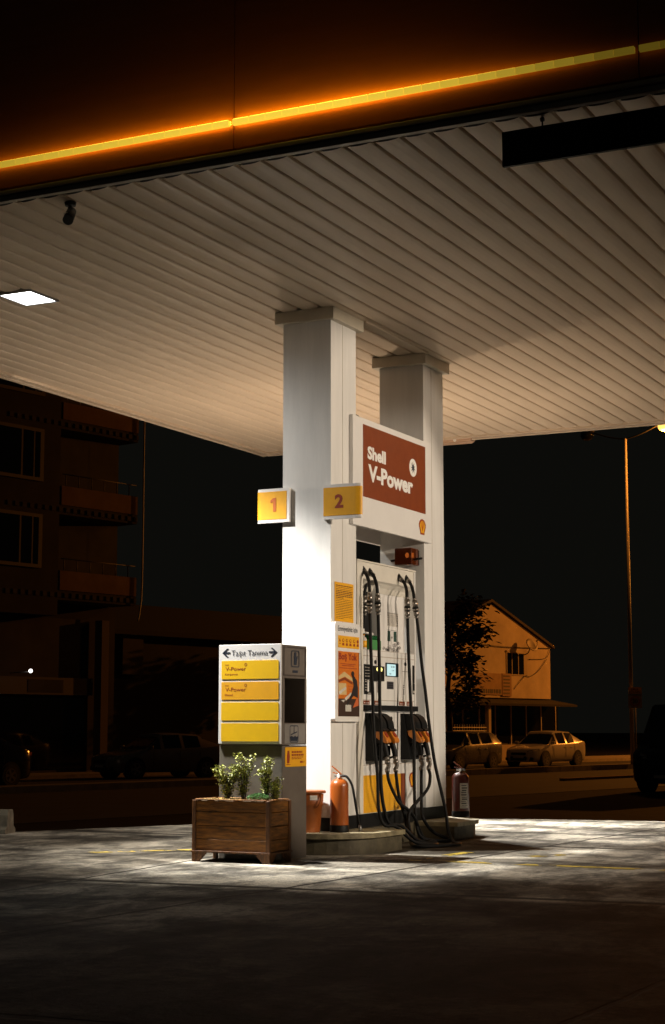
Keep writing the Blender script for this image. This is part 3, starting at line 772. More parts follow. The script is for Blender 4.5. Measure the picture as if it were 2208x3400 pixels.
# amber warning lamp on the far column
aw = thing('warning_lamp', (-6.89,15.7,2.74), 'amber box lamp with black brackets over the pump', 'warning lamp')
box('lens', amber_glass, aw, -6.985,-6.795,15.56,15.74,2.742,2.915,.008)
box('backplate', black, aw, -6.975,-6.805,15.7405,15.778,2.75,2.905)
MB().lathe((-6.87,15.65,2.80), [(.012,.02),(.02,.035),(.02,.055),(.01,.07)], 14).build('bulb', mat('bulb_glint',(.9,.5,.2),.3,emit=(1,.50,.18),estr=3.0), aw)  # glow stands for a spot of light reflected in the lens
bk = MB(); bk.cyl((-7.045,15.6,2.79),(-6.987,15.62,2.80),.011,.014,10); bk.cyl((-6.793,15.62,2.80),(-6.70,15.6,2.803),.014,.011,10); bk.build('bracket', black, aw)

# ------------------------------------------------------------------ sheet and poster board on the near column
ys = thing('safety_notice', (XF,13.88,2.06), 'plain yellow notice sheet with rows of small print on the near column', 'notice')
q = MB(); plate(q,'X',XF+.004,rect(13.69,14.085,2.064,2.422),.003); q.build('sheet', yellow2, ys)
q = MB(); rnd = random.Random(5)
zz = 2.392
for i in range(20):
    bold = i == 0 or 3 <= i <= 7
    w = .34 if i not in (7,19) else .15
    hh = .0042 if bold else .0022
    yy = 13.715
    while yy < 13.715+w:
        ww = .02+.035*rnd.random(); plate(q,'X',XF+.0048,rect(yy,min(yy+ww,13.72+w),zz-hh,zz+hh),.0008); yy += ww+.007
    zz -= .0158
q.build('print', mat('print_brown',(.13,.035,.01),.6), ys)
pb = thing('poster_board', (XF,13.87,1.153), 'white poster board headed in dark letters with a yellow strip and an orange poster', 'poster board')
XPb = -6.700
MB().prism(rrect(13.607,14.142,1.153,2.050,.03), XF+.0025,XPb, 0).build('frame', panel_m, pb)
q = MB(); text(q,'Emniyetiniz için','X',XPb+.002,13.665,1.972,.046,.41,.006); q.build('heading', navy, pb)
q = MB(); plate(q,'X',XPb+.003,rect(13.667,14.110,1.820,1.930)); st_ = q.build('pictogram_strip', yellow2, pb)
q = MB()
for i, yy in enumerate((13.70,13.77,13.845,13.92,14.0,14.075)):
    if i == 0:
        plate(q,'X',XPb+.004,[(yy-.016,1.875),(yy+.016,1.875),(yy,1.905)],.001); plate(q,'X',XPb+.004,rect(yy-.016,yy+.016,1.855,1.86),.001); continue
    plate(q,'X',XPb+.004,ell(yy,1.888,.02,.016,14),.001); plate(q,'X',XPb+.004,[(yy-.022,1.842),(yy+.022,1.842),(yy+.015,1.864),(yy-.015,1.864)],.001)
q.build('pictogram', dkred, st_)
q = MB()
for yy in (13.77,13.845,13.92,14.0): plate(q,'X',XPb+.005,ell(yy,1.889,.013,.010,12),.001)
q.build('pictogram_face', yellow2, st_)
q = MB(); plate(q,'X',XPb+.003,rect(13.670,14.110,1.200,1.788)); po = q.build('poster', mat('poster_orange',(.66,.17,.010),.45,var=.15,vscale=4), pb)
XQ = XPb+.004
q = MB(); plate(q,'X',XQ,rect(13.670,14.110,1.200,1.36),.001); plate(q,'X',XQ,rect(14.098,14.110,1.36,1.788),.001); q.build('dark_ground', mat('poster_dark',(.045,.02,.012),.5), po)
q = MB(); text(q,'Boş Yok','X',XQ+.001,13.675,1.715,.062,.385,.03); q.build('headline', dkred, po)
q = MB()
for z, a, b in ((1.675,13.71,14.03),(1.66,13.74,14.0),(1.637,13.69,14.06)): plate(q,'X',XQ,rect(a,b,z-.003,z+.003),.001)
q.build('small_print', dkred, po)
q = MB(); plate(q,'X',XQ,[(13.672,1.56),(13.79,1.605),(13.96,1.55),(13.98,1.515),(13.80,1.56),(13.672,1.53)],.001); plate(q,'X',XQ,[(13.672,1.50),(13.83,1.50),(13.84,1.395),(13.672,1.395)],.001); q.build('pale_shape', mat('poster_pale',(.62,.44,.20),.5), po)
q = MB(); plate(q,'X',XQ+.001,[(13.672,1.525),(13.80,1.555),(13.96,1.51),(13.96,1.49),(13.80,1.53),(13.672,1.505)],.001); q.build('brown_shape', redbrown, po)
q = MB(); plate(q,'X',XQ+.001,[(13.672,1.42),(13.82,1.47),(13.83,1.45),(13.69,1.395)],.001); plate(q,'X',XQ+.001,[(13.80,1.365),(13.93,1.42),(13.94,1.40),(13.82,1.34)],.001); plate(q,'X',XQ+.002,rrect(13.81,13.93,1.245,1.305,.008),.001)
plate(q,'X',XQ+.001,[(13.72,1.345),(13.80,1.35),(13.78,1.325)],.001); q.build('light_shape', label_p, po)
q = MB(); plate(q,'X',XQ+.003,ell(13.965,1.588,.03,.025,16),.001)
plate(q,'X',XQ+.003,[(13.955,1.575),(13.99,1.57),(14.05,1.53),(14.075,1.46),(14.07,1.37),(13.98,1.39),(13.85,1.30),(13.83,1.31),(13.95,1.42),(13.985,1.48),(13.96,1.54)],.001); q.build('figure', mat('figure_dark',(.02,.014,.014),.5), po)
q = MB(); plate(q,'X',XQ+.002,rect(13.88,13.95,1.468,1.478),.001); plate(q,'X',XQ+.002,rect(13.88,13.95,1.445,1.452),.001); plate(q,'X',XQ+.002,rect(13.88,13.95,1.425,1.43),.001); plate(q,'X',XQ+.001,[(14.04,1.36),(14.09,1.40),(14.09,1.30),(13.97,1.28)],.001); q.build('orange_shape', mat('poster_red',(.55,.12,.03),.5), po)

# ------------------------------------------------------------------ kiosk in front of the column
kt = thing('service_kiosk', (-6.99,12.79,0), 'tall grey kiosk with a yellow striped sign panel behind the planter', 'kiosk')
KX0, KX1, KY0, KY1 = -7.292,-6.686,12.570,13.02
box('lower_body', grey_m, kt, KX0,KX1,KY0,KY1,.0,.948,.004)
up = MB(); up.box(KX0,KX1,KY0,KY1,1.516,1.800,.004); up.box(KX0,KX1,KY0,KY1,.952,1.138,.004)
up.box(KX0,KX1,KY0,12.612,1.136,1.518); up.box(KX0,KX1,12.985,KY1,1.136,1.518); up.box(KX0,KX0+.25,12.61,12.987,1.136,1.518)
up.build('upper_body', brown_grey, kt)
box('side_skin', brown_grey, kt, KX1-.001,KX1+.0025,KY0+.006,KY1-.006,.01,.945)
sp = MB(); sp.box(KX0-.003,KX1-.004,12.554,12.5695,.962,1.804,.003); spo = sp.build('sign_panel', panel_m, kt)
def kpanel(z0, z1, m_):
    q = MB(); plate(q,'F',12.5515,rrect(-7.268,-6.712,z0,z1,.008)); return q.build('stripe', m_, spo)
s1 = kpanel(1.510,1.667,yellow); s2 = kpanel(1.336,1.486,yellow2); kpanel(1.160,1.312,yellow); kpanel(.983,1.136,yellow)
q = MB(); text(q,'Taşıt Tanıma','F',12.5525,-7.170,1.709,.046,.352,.0)
for sgn, xt in ((-1,-7.262),(1,-6.728)):
    for pts in ([(0,0),(.045,.036),(.062,.036),(.026,.004),(.026,-.004),(.062,-.036),(.045,-.036)],[(.02,.007),(.078,.007),(.078,-.007),(.02,-.007)]):
        plate(q,'F',12.5525,[(xt-sgn*a*1.0,1.735+b) for a,b in pts],.001)
q.build('lettering', navy, spo)
for so, z, w, wd in ((s1,1.508,'Kurşunsuz',.125),(s2,1.332,'Diesel',.075)):
    q = MB(); text(q,'V-Power','F',12.5508,-7.228,z+.074,.032,.200,.004); text(q,'Shell','F',12.5508,-7.232,z+.118,.011,.035,.01); text(q,w,'F',12.5508,-7.232,z+.036,.017,wd,.004 if w[0] == 'K' else .012)
    o1 = ell(-7.030,z+.124,.013,.013,16); o2 = ell(-7.030,z+.124,.0085,.0085,16)
    q.add([(a,12.5508,b) for a,b in o1]+[(a,12.5508,b) for a,b in o2], [(i,(i+1)%16,(i+1)%16+16,i+16) for i in range(16)])
    q.build('lettering', dkred, so)
# side: two framed icons and the niche
XK = KX1
fr = MB()
fr.box(XK+.0005,XK+.005,12.59,12.60,1.535,1.785); fr.box(XK+.0005,XK+.005,12.985,12.995,1.535,1.785); fr.box(XK+.0005,XK+.005,12.60,12.985,1.775,1.785); fr.box(XK+.0005,XK+.005,12.60,12.985,1.535,1.545)
fr.build('door_edge', mat('door_edge',(.05,.035,.028),.5), kt)
def icon_frame(mb, y0,y1,z0,z1,w=.008):
    pts1 = rrect(y0,y1,z0,z1,.02); pts2 = rrect(y0+w*1.3,y1-w*1.3,z0+w,z1-w,.014); n = len(pts1)
    xk = XK+.004
    mb.add([(xk,a,b) for a,b in pts1]+[(xk,a,b) for a,b in pts2], [(i,(i+1)%n,(i+1)%n+n,i+n) for i in range(n)])
q = MB(); icon_frame(q,12.725,12.875,1.612,1.755)
plate(q,'X',XK+.004,[(12.78,1.632),(12.825,1.632),(12.828,1.665),(12.845,1.70),(12.835,1.71),(12.82,1.69),(12.818,1.735),(12.80,1.742),(12.782,1.735),(12.778,1.67)]); plate(q,'X',XK+.003,rect(12.755,12.85,1.565,1.585)); q.build('glove_icon', navy, kt)
ip = MB(); plate(ip,'X',XK+.003,rect(12.61,12.985,.965,1.128)); ip.build('icon_panel', mat('icon_panel',(.22,.20,.18),.5,var=.2,vscale=8), kt)
q = MB(); icon_frame(q,12.70,12.86,.972,1.118)
plate(q,'X',XK+.005,[(12.72,.985),(12.84,.985),(12.85,1.025),(12.82,1.02),(12.80,1.03),(12.77,1.018),(12.74,1.03),(12.712,1.022)]); plate(q,'X',XK+.005,[(12.725,1.035),(12.835,1.058),(12.835,1.068),(12.725,1.045)]); plate(q,'X',XK+.005,rect(12.777,12.785,1.055,1.11)); q.build('squeegee_icon', navy, kt)
yn = MB(); plate(yn,'X',XK+.0055,rrect(12.618,13.010,.770,.934,.012),.0025); yo = yn.build('yellow_notice', yellow2, kt)
q = MB(); XN = XK+.0065
for z, a, b, h_ in ((.893,12.735,12.93,.008),(.868,12.735,12.96,.008),(.849,12.735,12.95,.003),(.836,12.735,12.91,.003),(.808,12.89,12.94,.008),(.808,12.955,12.965,.008),(.789,12.64,12.71,.003)):
    yy = a
    while yy < b-.004:
        w = min(.03+.02*random.random(), b-yy); plate(q,'X',XN,rect(yy,yy+w,z-h_,z+h_),.001); yy += w+.008
plate(q,'X',XN,[(12.65,.80),(12.69,.80),(12.70,.86),(12.69,.905),(12.66,.905),(12.648,.86)],.001); q.build('print', dkred, yo)

# ------------------------------------------------------------------ planter and its plants
pl = thing('planter_box', (-6.95,12.36,0), 'dark stained wooden planter box on short bracket feet before the kiosk', 'planter')
PX0, PX1, PY0, PY1 = -7.315,-6.583,12.165,12.548
zb = (.092,.186,.296,.409,.500); rnd = random.Random(2)
for i in range(4):
    f = MB(); f.box(PX0+.02,PX1-.02,PY0+.012+.002*(i%2),PY0+.032,zb[i]+.0022,zb[i+1]-.0022,.003); f.build('front_board', wood, pl)
    f = MB(); f.box(PX1-.032,PX1-.012-.002*(i%2),PY0+.034,PY1-.03,zb[i]+.0022,zb[i+1]-.0022,.003); f.build('end_board', wood, pl)
    f = MB(); f.box(PX0+.012,PX0+.032,PY0+.034,PY1-.03,zb[i]+.0022,zb[i+1]-.0022); f.build('end_board', wood, pl)
    f = MB(); f.box(PX0+.02,PX1-.02,PY1-.028,PY1-.01,zb[i]+.0022,zb[i+1]-.0022); f.build('back_board', wood, pl)
for xa, ya in ((PX0,PY0),(PX1-.036,PY0),(PX0,PY1-.036),(PX1-.036,PY1-.036)):
    box('corner_post', wood_d, pl, xa,xa+.036,ya,ya+.036,0,.503,.004)
rb = MB(); rb.box(PX0-.008,PX1+.008,PY0-.008,PY1+.006,.076,.0915,.003); rb.build('base_rail', wood_d, pl)
rb = MB(); rb.box(PX0+.037,PX1-.037,PY0+.003,PY0+.035,.502,.512,.003); rb.box(PX0+.037,PX1-.037,PY1-.034,PY1-.002,.502,.512,.003); rb.box(PX1-.035,PX1-.003,PY0+.037,PY1-.037,.502,.512,.003); rb.box(PX0+.003,PX0+.035,PY0+.037,PY1-.037,.502,.512,.003); rb.build('top_rail', wood, pl)
def bracket(corner, dx, dy):
    x0, y0 = corner
    if dx: p = [(x0,.075),(x0+dx*.10,.075),(x0+dx*.03,.002),(x0,.002)]; return MB().prism(p, y0,y0+.018, 1)
    p = [(y0,.075),(y0+dy*.10,.075),(y0+dy*.03,.002),(y0,.002)]; return MB().prism(p, x0-.018,x0, 0)
for c, dx, dy in (((PX0+.036,PY0+.004),1,0),((PX1-.036,PY0+.004),-1,0),((PX1-.004,PY0+.036),0,1),((PX1-.004,PY1-.036),0,-1)):
    bracket(c,dx,dy).build('foot_bracket', wood_d, pl)
so = MB(); gx, gy = 26, 14; vs = []
for j in range(gy+1):
    for i in range(gx+1):
        vs.append((PX0+.034+(PX1-PX0-.068)*i/gx, PY0+.034+(PY1-PY0-.066)*j/gy, .490+.016*rnd.random()))
so.add(vs, [(j*(gx+1)+i, j*(gx+1)+i+1, (j+1)*(gx+1)+i+1, (j+1)*(gx+1)+i) for j in range(gy) for i in range(gx)], True)
so.build('soil', soil, pl)
def leaf(mb, p, d, up, L, w):
    p = Vector(p); d = Vector(d).normalized(); s = d.cross(Vector(up)).normalized(); n = s.cross(d)
    mb.add([p, p+d*L*.35+s*w+n*w*.35, p+d*L*.75+s*w*.75+n*w*.2, p+d*L, p+d*L*.75-s*w*.75+n*w*.2, p+d*L*.35-s*w+n*w*.35, p+d*L*.5-n*w*.1],
           [(0,6,1),(1,6,2),(2,6,3),(3,6,4),(4,6,5),(5,6,0)])
def shrub(x, y, h, stems, spread, seed, label, tops=None):
    rn = random.Random(seed)
    t = thing('shrub', (x,y,.495), label, 'shrub', 'young shrubs in the planter')
    sm_ = MB(); lf = MB()
    for k in range(stems):
        a = 2*PI*k/stems+rn.random()*.9; hh = h*(.72+.34*rn.random()) if k else h
        tip = Vector((x+spread*math.cos(a)*(.5+.5*rn.random()), y+spread*.55*math.sin(a), .495+hh))
        mid = Vector((x+.3*(tip.x-x)+.01*rn.uniform(-1,1), y+.3*(tip.y-y), .495+hh*.45))
        path = smooth_path([(x+.012*math.cos(a),y+.012*math.sin(a),.485), mid, tip], 6)
        sm_.tube(path, .004, 6, 1, (.0058,.002))
        m_ = len(path)
        for i in range(3, m_):
            for q in range(11):
                th = rn.random()*2*PI; d = Vector((math.cos(th), math.sin(th), .1+.8*rn.random()))
                L = .020+.014*rn.random()
                leaf(lf, path[i]+Vector((rn.uniform(-1,1),rn.uniform(-1,1),rn.uniform(-1,1)))*.029, d, (0,0,1), L, .0075+.003*rn.random())
        for q in range(6):
            th = 2*PI*q/6; leaf(lf, tip, (math.cos(th)*.7,math.sin(th)*.7,.8), (0,0,1), .026, .008)
        # side twig
        for sd in (-1,1):
            b0 = path[int(m_*.55)]; b1 = b0+Vector((sd*spread*.45*rn.random()+sd*.015, rn.uniform(-.03,.03), hh*.22))
            sm_.tube([b0,(b0+b1)/2+Vector((0,0,-.005)),b1], .0022, 5, 3)
            for q in range(14):
                th = rn.random()*2*PI; leaf(lf, b0.lerp(b1,.4+.6*rn.random()), (math.cos(th),math.sin(th),.5+.5*rn.random()), (0,0,1), .020+.012*rn.random(), .0075)
    sm_.build('stem', stem_m, t); lf.build('foliage', leaf_m, t)
    return t
shrub(-6.935,12.36,.355,5,.10,11,'tallest forked leafy shrub in the middle of the wooden planter')
shrub(-7.085,12.35,.255,6,.135,23,'low spreading leafy shrub at the left end of the wooden planter')
shrub(-6.715,12.36,.315,4,.060,31,'slim upright leafy shrub towards the right end of the planter')
shrub(-6.635,12.36,.165,3,.035,37,'smallest shrub in the right corner of the wooden planter')
gc = thing('ground_cover', (-6.75,12.30,.49), 'low mound of pale green small leaves at the planter front', 'ground cover plant')
lf = MB(); rn = random.Random(9)
for k in range(330):
    a = rn.random()*2*PI; q = math.sqrt(rn.random()); px, py = -6.755+.105*q*math.cos(a), 12.295+.075*q*math.sin(a)
    pz = .497+.055*math.sqrt(max(0,1-q*q))*rn.uniform(.8,1.05)
    leaf(lf, (px,py,pz), (math.cos(a)+rn.uniform(-.6,.6),math.sin(a)+rn.uniform(-.6,.6),.5+rn.random()), (0,0,1), .018, .0085)
lf.build('foliage', leaf_g, gc)
lt = MB()
for k in range(150):
    px = rn.uniform(PX0+.05,-6.9); py = rn.uniform(PY0+.05,PY1-.05); th = rn.random()*2*PI
    leaf(lt, (px,py,.505), (math.cos(th),math.sin(th),.25), (0,0,1), .026, .009)
tag(lt.build('fallen_leaves', mat('dry_leaf',(.42,.30,.07),.6,var=.4,vscale=12)), kind='stuff', label='yellowish fallen leaves on the planter soil')

# ------------------------------------------------------------------ bin and extinguishers
bn = thing('bin', (-6.872,13.43,.18), 'orange plastic bucket bin half hidden behind the kiosk', 'bin')
MB().lathe((-6.872,13.43,.181), [(.098,0),(.100,.01),(.118,.225),(.121,.226),(.128,.255),(.131,.335),(.121,.335),(.112,.23),(.09,.02)], 28).build('bucket', bin_m, bn)
MB().lathe((-6.872,13.43,.181), [(.128,.340),(.149,.342),(.152,.352),(.150,.364),(.13,.367)], 28).build('rim', bin_m, bn)
q = MB(); a0, a1 = -1.02,-.50
for z0, z1 in ((.285,.325),):
    ring = [(-6.872+.1325*math.cos(a0+(a1-a0)*i/6), 13.43+.1325*math.sin(a0+(a1-a0)*i/6)) for i in range(7)]
    q.add([(a,b,.181+z0) for a,b in ring]+[(a,b,.181+z1) for a,b in ring], [(i,i+1,i+8,i+7) for i in range(6)])
q.build('sticker', label_p, bn)
MB().tube([(-6.744,13.40,.515),(-6.722,13.37,.47),(-6.735,13.35,.42),(-6.765,13.36,.40)], .007, 8, 5).build('handle', bin_m, bn)
def extinguisher(x, y, r, h, m_, label, hose_pts, lab):
    t = thing('fire_extinguisher', (x,y,.18), label, 'fire extinguisher', 'fire extinguishers on the pump island')
    z = .181
    MB().lathe((x,y,z), [(r*1.03,0),(r*1.04,.005),(r*1.04,.055),(r,.06)], 28).build('foot_ring', black, t)
    MB().lathe((x,y,z), [(r*.97,.058),(r,.064),(r,h*.86),(r*.97,h*.90),(r*.86,h*.945),(r*.62,h*.985),(r*.32,h),(r*.25,h*1.03)], 32).build('cylinder', m_, t)
    v = MB(); v.cyl((x,y,z+h*1.02),(x,y,z+h*1.09),r*.24,r*.24,14); v.cyl((x-r*.5,y,z+h*1.055),(x+r*.55,y,z+h*1.055),r*.13,r*.13,10)
    vo = v.build('valve', steel, t)
    hdl = MB(); hdl.add(*_bar((x+r*.25,y,z+h*1.09),(x-r*.85,y,z+h*1.24),r*.18,.008)); hdl.add(*_bar((x+r*.25,y,z+h*1.075),(x-r*.75,y,z+h*1.12),r*.16,.007)); hdl.build('handle', m_, vo)
    MB().cyl((x+r*.1,y-r*.3,z+h*1.05),(x+r*.1,y-r*.45,z+h*1.05),r*.17,r*.17,12).build('gauge', letter_w, vo)
    if hose_pts:
        ho = MB(); ho.tube(hose_pts, .011, 8, 6); o = ho.build('hose', rubber, t)
        MB().cyl(hose_pts[-1], Vector(hose_pts[-1])+Vector((.006,0,-.05)), .013,.018,10).build('nozzle_tip', steel, o)
    if lab:
        a0, a1 = lab; q = MB(); n = 10
        ring = [(x+r*1.008*math.cos(a0+(a1-a0)*i/n), y+r*1.008*math.sin(a0+(a1-a0)*i/n)) for i in range(n+1)]
        q.add([(a,b,z+.09) for a,b in ring]+[(a,b,z+h*.76) for a,b in ring], [(i,i+1,i+n+2,i+n+1) for i in range(n)], True); o = q.build('label', label_p, t)
        q = MB(); rn = random.Random(4); zz = z+.10
        while zz < z+h*.74:
            hh = .004+.012*rn.random(); b0 = .12+.1*rn.random(); b1 = .6+.3*rn.random()
            ring = [(x+r*1.018*math.cos(a0+(a1-a0)*(b0+(b1-b0)*i/6)), y+r*1.018*math.sin(a0+(a1-a0)*(b0+(b1-b0)*i/6))) for i in range(7)]
            q.add([(a,b,zz) for a,b in ring]+[(a,b,zz+hh) for a,b in ring], [(i,i+1,i+8,i+7) for i in range(6)]); zz += hh+.008+.006*rn.random()
        q.build('print', mat('print_grey',(.10,.09,.085),.6), o)
    return t
def _bar(p, q, w, th):
    p, q = Vector(p), Vector(q); d = (q-p).normalized(); s = Vector((0,1,0)); n = s.cross(d).normalized()
    vs = [c+s*a*w+n*b*th for c in (p,q) for a in (-.5,.5) for b in (-.5,.5)]
    return vs, [(0,2,3,1),(4,5,7,6),(0,1,5,4),(2,6,7,3),(0,4,6,2),(1,3,7,5)]
ex, ey = -6.655, 13.60
extinguisher(ex,ey,.083,.465,ext_red,'orange-red fire extinguisher with a long black hose before the near column',
             [(ex+.03,ey,.672),(ex+.075,ey-.0,.665),(ex+.118,ey+.01,.60),(ex+.138,ey+.02,.50),(ex+.152,ey+.04,.37),(ex+.175,ey+.06,.24)], None)
extinguisher(-6.64,16.44,.089,.455,ext_shaded,'red fire extinguisher, shade painted into its red, with a white label at the far island end',
             None, (-1.25,-.18))

# ------------------------------------------------------------------ things on the canopy
cc = thing('security_camera', (-7.06,9.95,ZC), 'small dark security camera under the front edge of the soffit', 'security camera')
cm_m = mat('camera_grey', (.10,.10,.10), .5)
MB().cyl((-7.09,9.95,ZC+.004),(-7.09,9.95,ZC-.025),.045,.04,16).build('base', cm_m, cc)
MB().cyl((-7.09,9.95,ZC-.02),(-7.085,9.93,ZC-.075),.014,.014,10).build('arm', cm_m, cc)
b = MB(); b.cyl((-7.085,9.96,ZC-.065),(-7.045,9.86,ZC-.165),.036,.040,16); o = b.build('housing', cm_m, cc)
q = MB(); q.box(-7.09,-7.055,9.868,9.872,ZC-.115,ZC-.10); q.build('sticker', letter_w, o)
hs = thing('hanging_sign', (-2.4,9.82,4.67), 'dark flat sign board hanging unlit below the canopy front', 'hanging sign')
box('board', dark_m, hs, -3.63,-1.2,9.80,9.83,4.668,4.90,.003)
for xx in (-3.36,-1.5):
    MB().cyl((xx,9.815,4.90),(xx,9.815,5.0),.006,.006,8).cyl((xx-.012,9.815,4.945),(xx+.012,9.815,4.945),.014,.014,10).build('hanger', dark_m, hs)
    box('bracket', dark_m, hs, xx-.05,xx+.05,9.78,9.85,4.985,5.02)
el = thing('edge_lamp', (-8.4,20.72,4.89), 'slim pale lamp housing under the far edge of the canopy', 'lamp housing')
b = MB(); b.prism([(-8.61,4.975),(-8.61,4.892),(-8.19,4.892),(-8.15,4.91),(-8.125,4.975)], 20.64,20.80, 1); b.build('housing', mat('housing_cream',(.62,.42,.30),.45), el)
MB().cyl((-8.37,20.639,4.925),(-8.37,20.63,4.925),.022,.022,12).build('screw', letter_w, el)

# ------------------------------------------------------------------ concrete block at the left
cb = MB(); d0 = Vector((-10.93,14.50,0)); ax = Vector((-.95,-.30,0)).normalized(); px_ = Vector((-ax.y,ax.x,0))
prf = [(-.16,0),(-.155,.045),(-.10,.075),(-.09,.19),(-.06,.245),(.06,.245),(.09,.19),(.10,.075),(.155,.045),(.16,0)]
vs = [d0+ax*t+px_*p[0]+Vector((0,0,p[1])) for t in (0,1.1) for p in prf]; n = len(prf)
cb.add(vs, [tuple(range(n)), tuple(range(2*n-1,n-1,-1))]+[(i,i+n,i+n+1,i+1) for i in range(n-1)])
tag(cb.build('concrete_block', conc_b), 'rough concrete barrier block with flared foot at the forecourt edge', 'concrete block')

# ------------------------------------------------------------------ background: street side
def street_thing(name, n, s, z, label, cat, group=None, turn=0.0):
    t = thing(name, st(n,s,z), label, cat, group, rz=-AZ+turn); return t
# local axes there: x = across the road towards us, y = along the road
# apartment block
ab = street_thing('apartment_block', -43,34,-.5,'dark apartment block with stacked balconies behind the left car','apartment block')
AB = lambda n,s,z: (n, s-34, z+.5)
def abox(name, m_, n0,n1,s0,s1,z0,z1, parent=None):
    o = MB().box(n0,n1,s0-34,s1-34,z0+.5,z1+.5).build(name, m_, parent or ab, local=True); return o
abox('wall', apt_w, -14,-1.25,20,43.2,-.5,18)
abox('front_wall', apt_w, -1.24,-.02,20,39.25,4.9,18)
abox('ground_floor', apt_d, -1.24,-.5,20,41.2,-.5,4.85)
for z0, z1 in ((5.79,6.46),(8.75,9.41),(11.75,12.35),(14.7,15.3)):
    abox('balcony', stucco_o, -.9,0,39.32,43.02,z0,z1)
    abox('floor_band', apt_w, -1.2,-.03,36.5,43.02,z0-.34,z0-.005)
    q = MB()
    for k in range(19): MB().box(-.028,.006,36.9-34+k*.33,37.08-34+k*.33,z0-.25+.5,z0-.09+.5).build('dentil', apt_d, ab, local=True)
    q = MB()
    for k in range(6): q.cyl((-.06,39.55-34+k*.616,z1+.5),(-.06,39.55-34+k*.616,z1+.92),.018,.018,6)
    q.cyl((-.06,39.4-34,z1+.92),(-.06,43-34,z1+.92),.018,.018,6); q.build('railing', mat('railing_dark',(.09,.075,.06),.6), ab, local=True)
    abox('balcony_back', apt_d, -1.23,-1.0,39.3,43.0,z1+.01,z1+2.2)
for z0, z1 in ((6.47,8.31),(9.44,11.25),(12.4,14.2)):
    o = abox('window', mat('window_frame_brown',(.026,.02,.014),.6), -.015,.06,35.6,38.42,z0,z1)
    for a, b_ in ((35.7,37.40),(37.5,37.95),(38.03,38.25)):
        MB().box(.061,.066,a-34,b_-34,z0+.12+.5,z1-.12+.5).build('pane', glass_d, o, local=True)
abox('shop_sign', mat('shop_sign_dark',(.06,.045,.03),.7), -.48,-.36,33.0,41.3,2.21,2.80)
q = MB(); q.box(-.358,-.35,38.3-34,39.9-34,2.28+.5,2.72+.5); q.build('sign_board', apt_d, ab, local=True)
abox('shopfront', glass_d, -.49,-.45,33.5,41.0,-.3,2.1)
abox('pillar', mat('pillar_render',(.12,.09,.065),.9), -.45,-.1,41.45,41.8,-.5,4.85)
abox('roof', tile, -14.2,.1,19.8,43.4,18,18.4)
dpipe = thing('downpipe', st(-42.9,43.16,-.4), 'thin pale downpipe on the corner of the dark apartment block', 'downpipe')
MB().tube([st(-42.9,43.02,4.9),st(-42.9,43.12,5.35),st(-42.9,43.2,6.5),st(-42.9,43.2,12.0),st(-42.9,43.2,18.0)], .03, 8, 4).build('pipe', pole_m, dpipe)
# shop lamp
sl = thing('shop_lamp', st(-42.3,37.47,2.85), 'small white lamp glowing over the dark shop sign', 'wall lamp')
bm = bmesh.new(); bmesh.ops.create_uvsphere(bm, u_segments=14, v_segments=10, radius=.065)
q = MB(); c0 = st(-42.3,37.47,2.95); q.add([v.co+c0 for v in bm.verts], [tuple(v.index for v in f.verts) for f in bm.faces], True); bm.free()
q.build('bulb', mat('shop_bulb',(1,1,1),.4,emit=(1,.92,.9),estr=4), sl)
MB().cyl(st(-43.3,37.47,2.9),st(-42.3,37.47,2.93),.02,.02,8).build('arm', pole_m, sl)
# low side building right of the apartments
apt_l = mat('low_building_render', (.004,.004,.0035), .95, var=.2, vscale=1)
lb = street_thing('low_building', -46,46,-.5,'low dark building with a tiled roof edge behind the left car','building')
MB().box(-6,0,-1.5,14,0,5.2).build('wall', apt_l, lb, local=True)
MB().box(.0,.25,-.9,.2,3.6,5.3).build('pier', apt_w, lb, local=True)
MB().prism([(-6.4,5.1),(.5,5.1),(.4,5.3),(-3,6.6),(-6.4,5.6)], -1.8,14.3, 1).build('roof', apt_l, lb, local=True)

# house with gable
hb = street_thing('gabled_house', -44,68,-.5,'sodium-lit gabled house with a satellite dish beyond the parked cars','house')
HZ = .5
MB().prism([(-5.4,3.02),(5.42,3.02),(5.42,5.62),(-.05,7.52),(-5.4,5.62)], -9,0, 0).build('wall', stucco, hb, local=True)
rf = MB(); 
for a, b_, c, d in ((-5.75,5.52,-.05,7.60),(5.70,5.55,-.05,7.60)):
    rf.add([(x,y,z+dz) for x in (-9.3,.12) for dz in (0,.13) for (y,z) in ((a,b_),(c,d))], [(0,1,3,2),(4,6,7,5),(0,4,5,1),(2,3,7,6),(0,2,6,4),(1,5,7,3)])
rf.build('roof', tile, hb, local=True)
wo = MB(); wo.box(-.02,.03,1.30,1.36,4.12,5.26); wo.box(-.02,.03,2.88,3.2,4.12,5.26); wo.box(-.02,.03,1.36,2.88,4.12,4.18); wo.box(-.02,.03,1.36,2.88,5.20,5.26); wo.box(-.02,.03,1.78,1.83,4.18,5.2); wo.box(-.02,.03,2.36,2.41,4.18,5.2)
wo = wo.build('window', mat('window_wood',(.30,.22,.13),.6), hb, local=True)
MB().box(.002,.012,1.36,2.88,4.18,5.2).build('pane', glass_d, wo, local=True)
bn_ = MB(); bn_.box(.01,.05,-1.62,.82,3.16,4.18); bo = bn_.build('banner', banner_m, hb, local=True)
bp_ = MB(); bp_.box(.01,.07,.84,1.66,3.10,4.19); bpo = bp_.build('price_board', mat('board_brown',(.26,.14,.06),.7), hb, local=True)
q = MB()
for k in range(6): q.box(.071,.078,.93,1.50,3.2+k*.165,3.28+k*.165)
q.build('print', mat('board_print',(.07,.04,.02),.7), bpo, local=True)
q = MB(); rn = random.Random(8); yy = -1.55
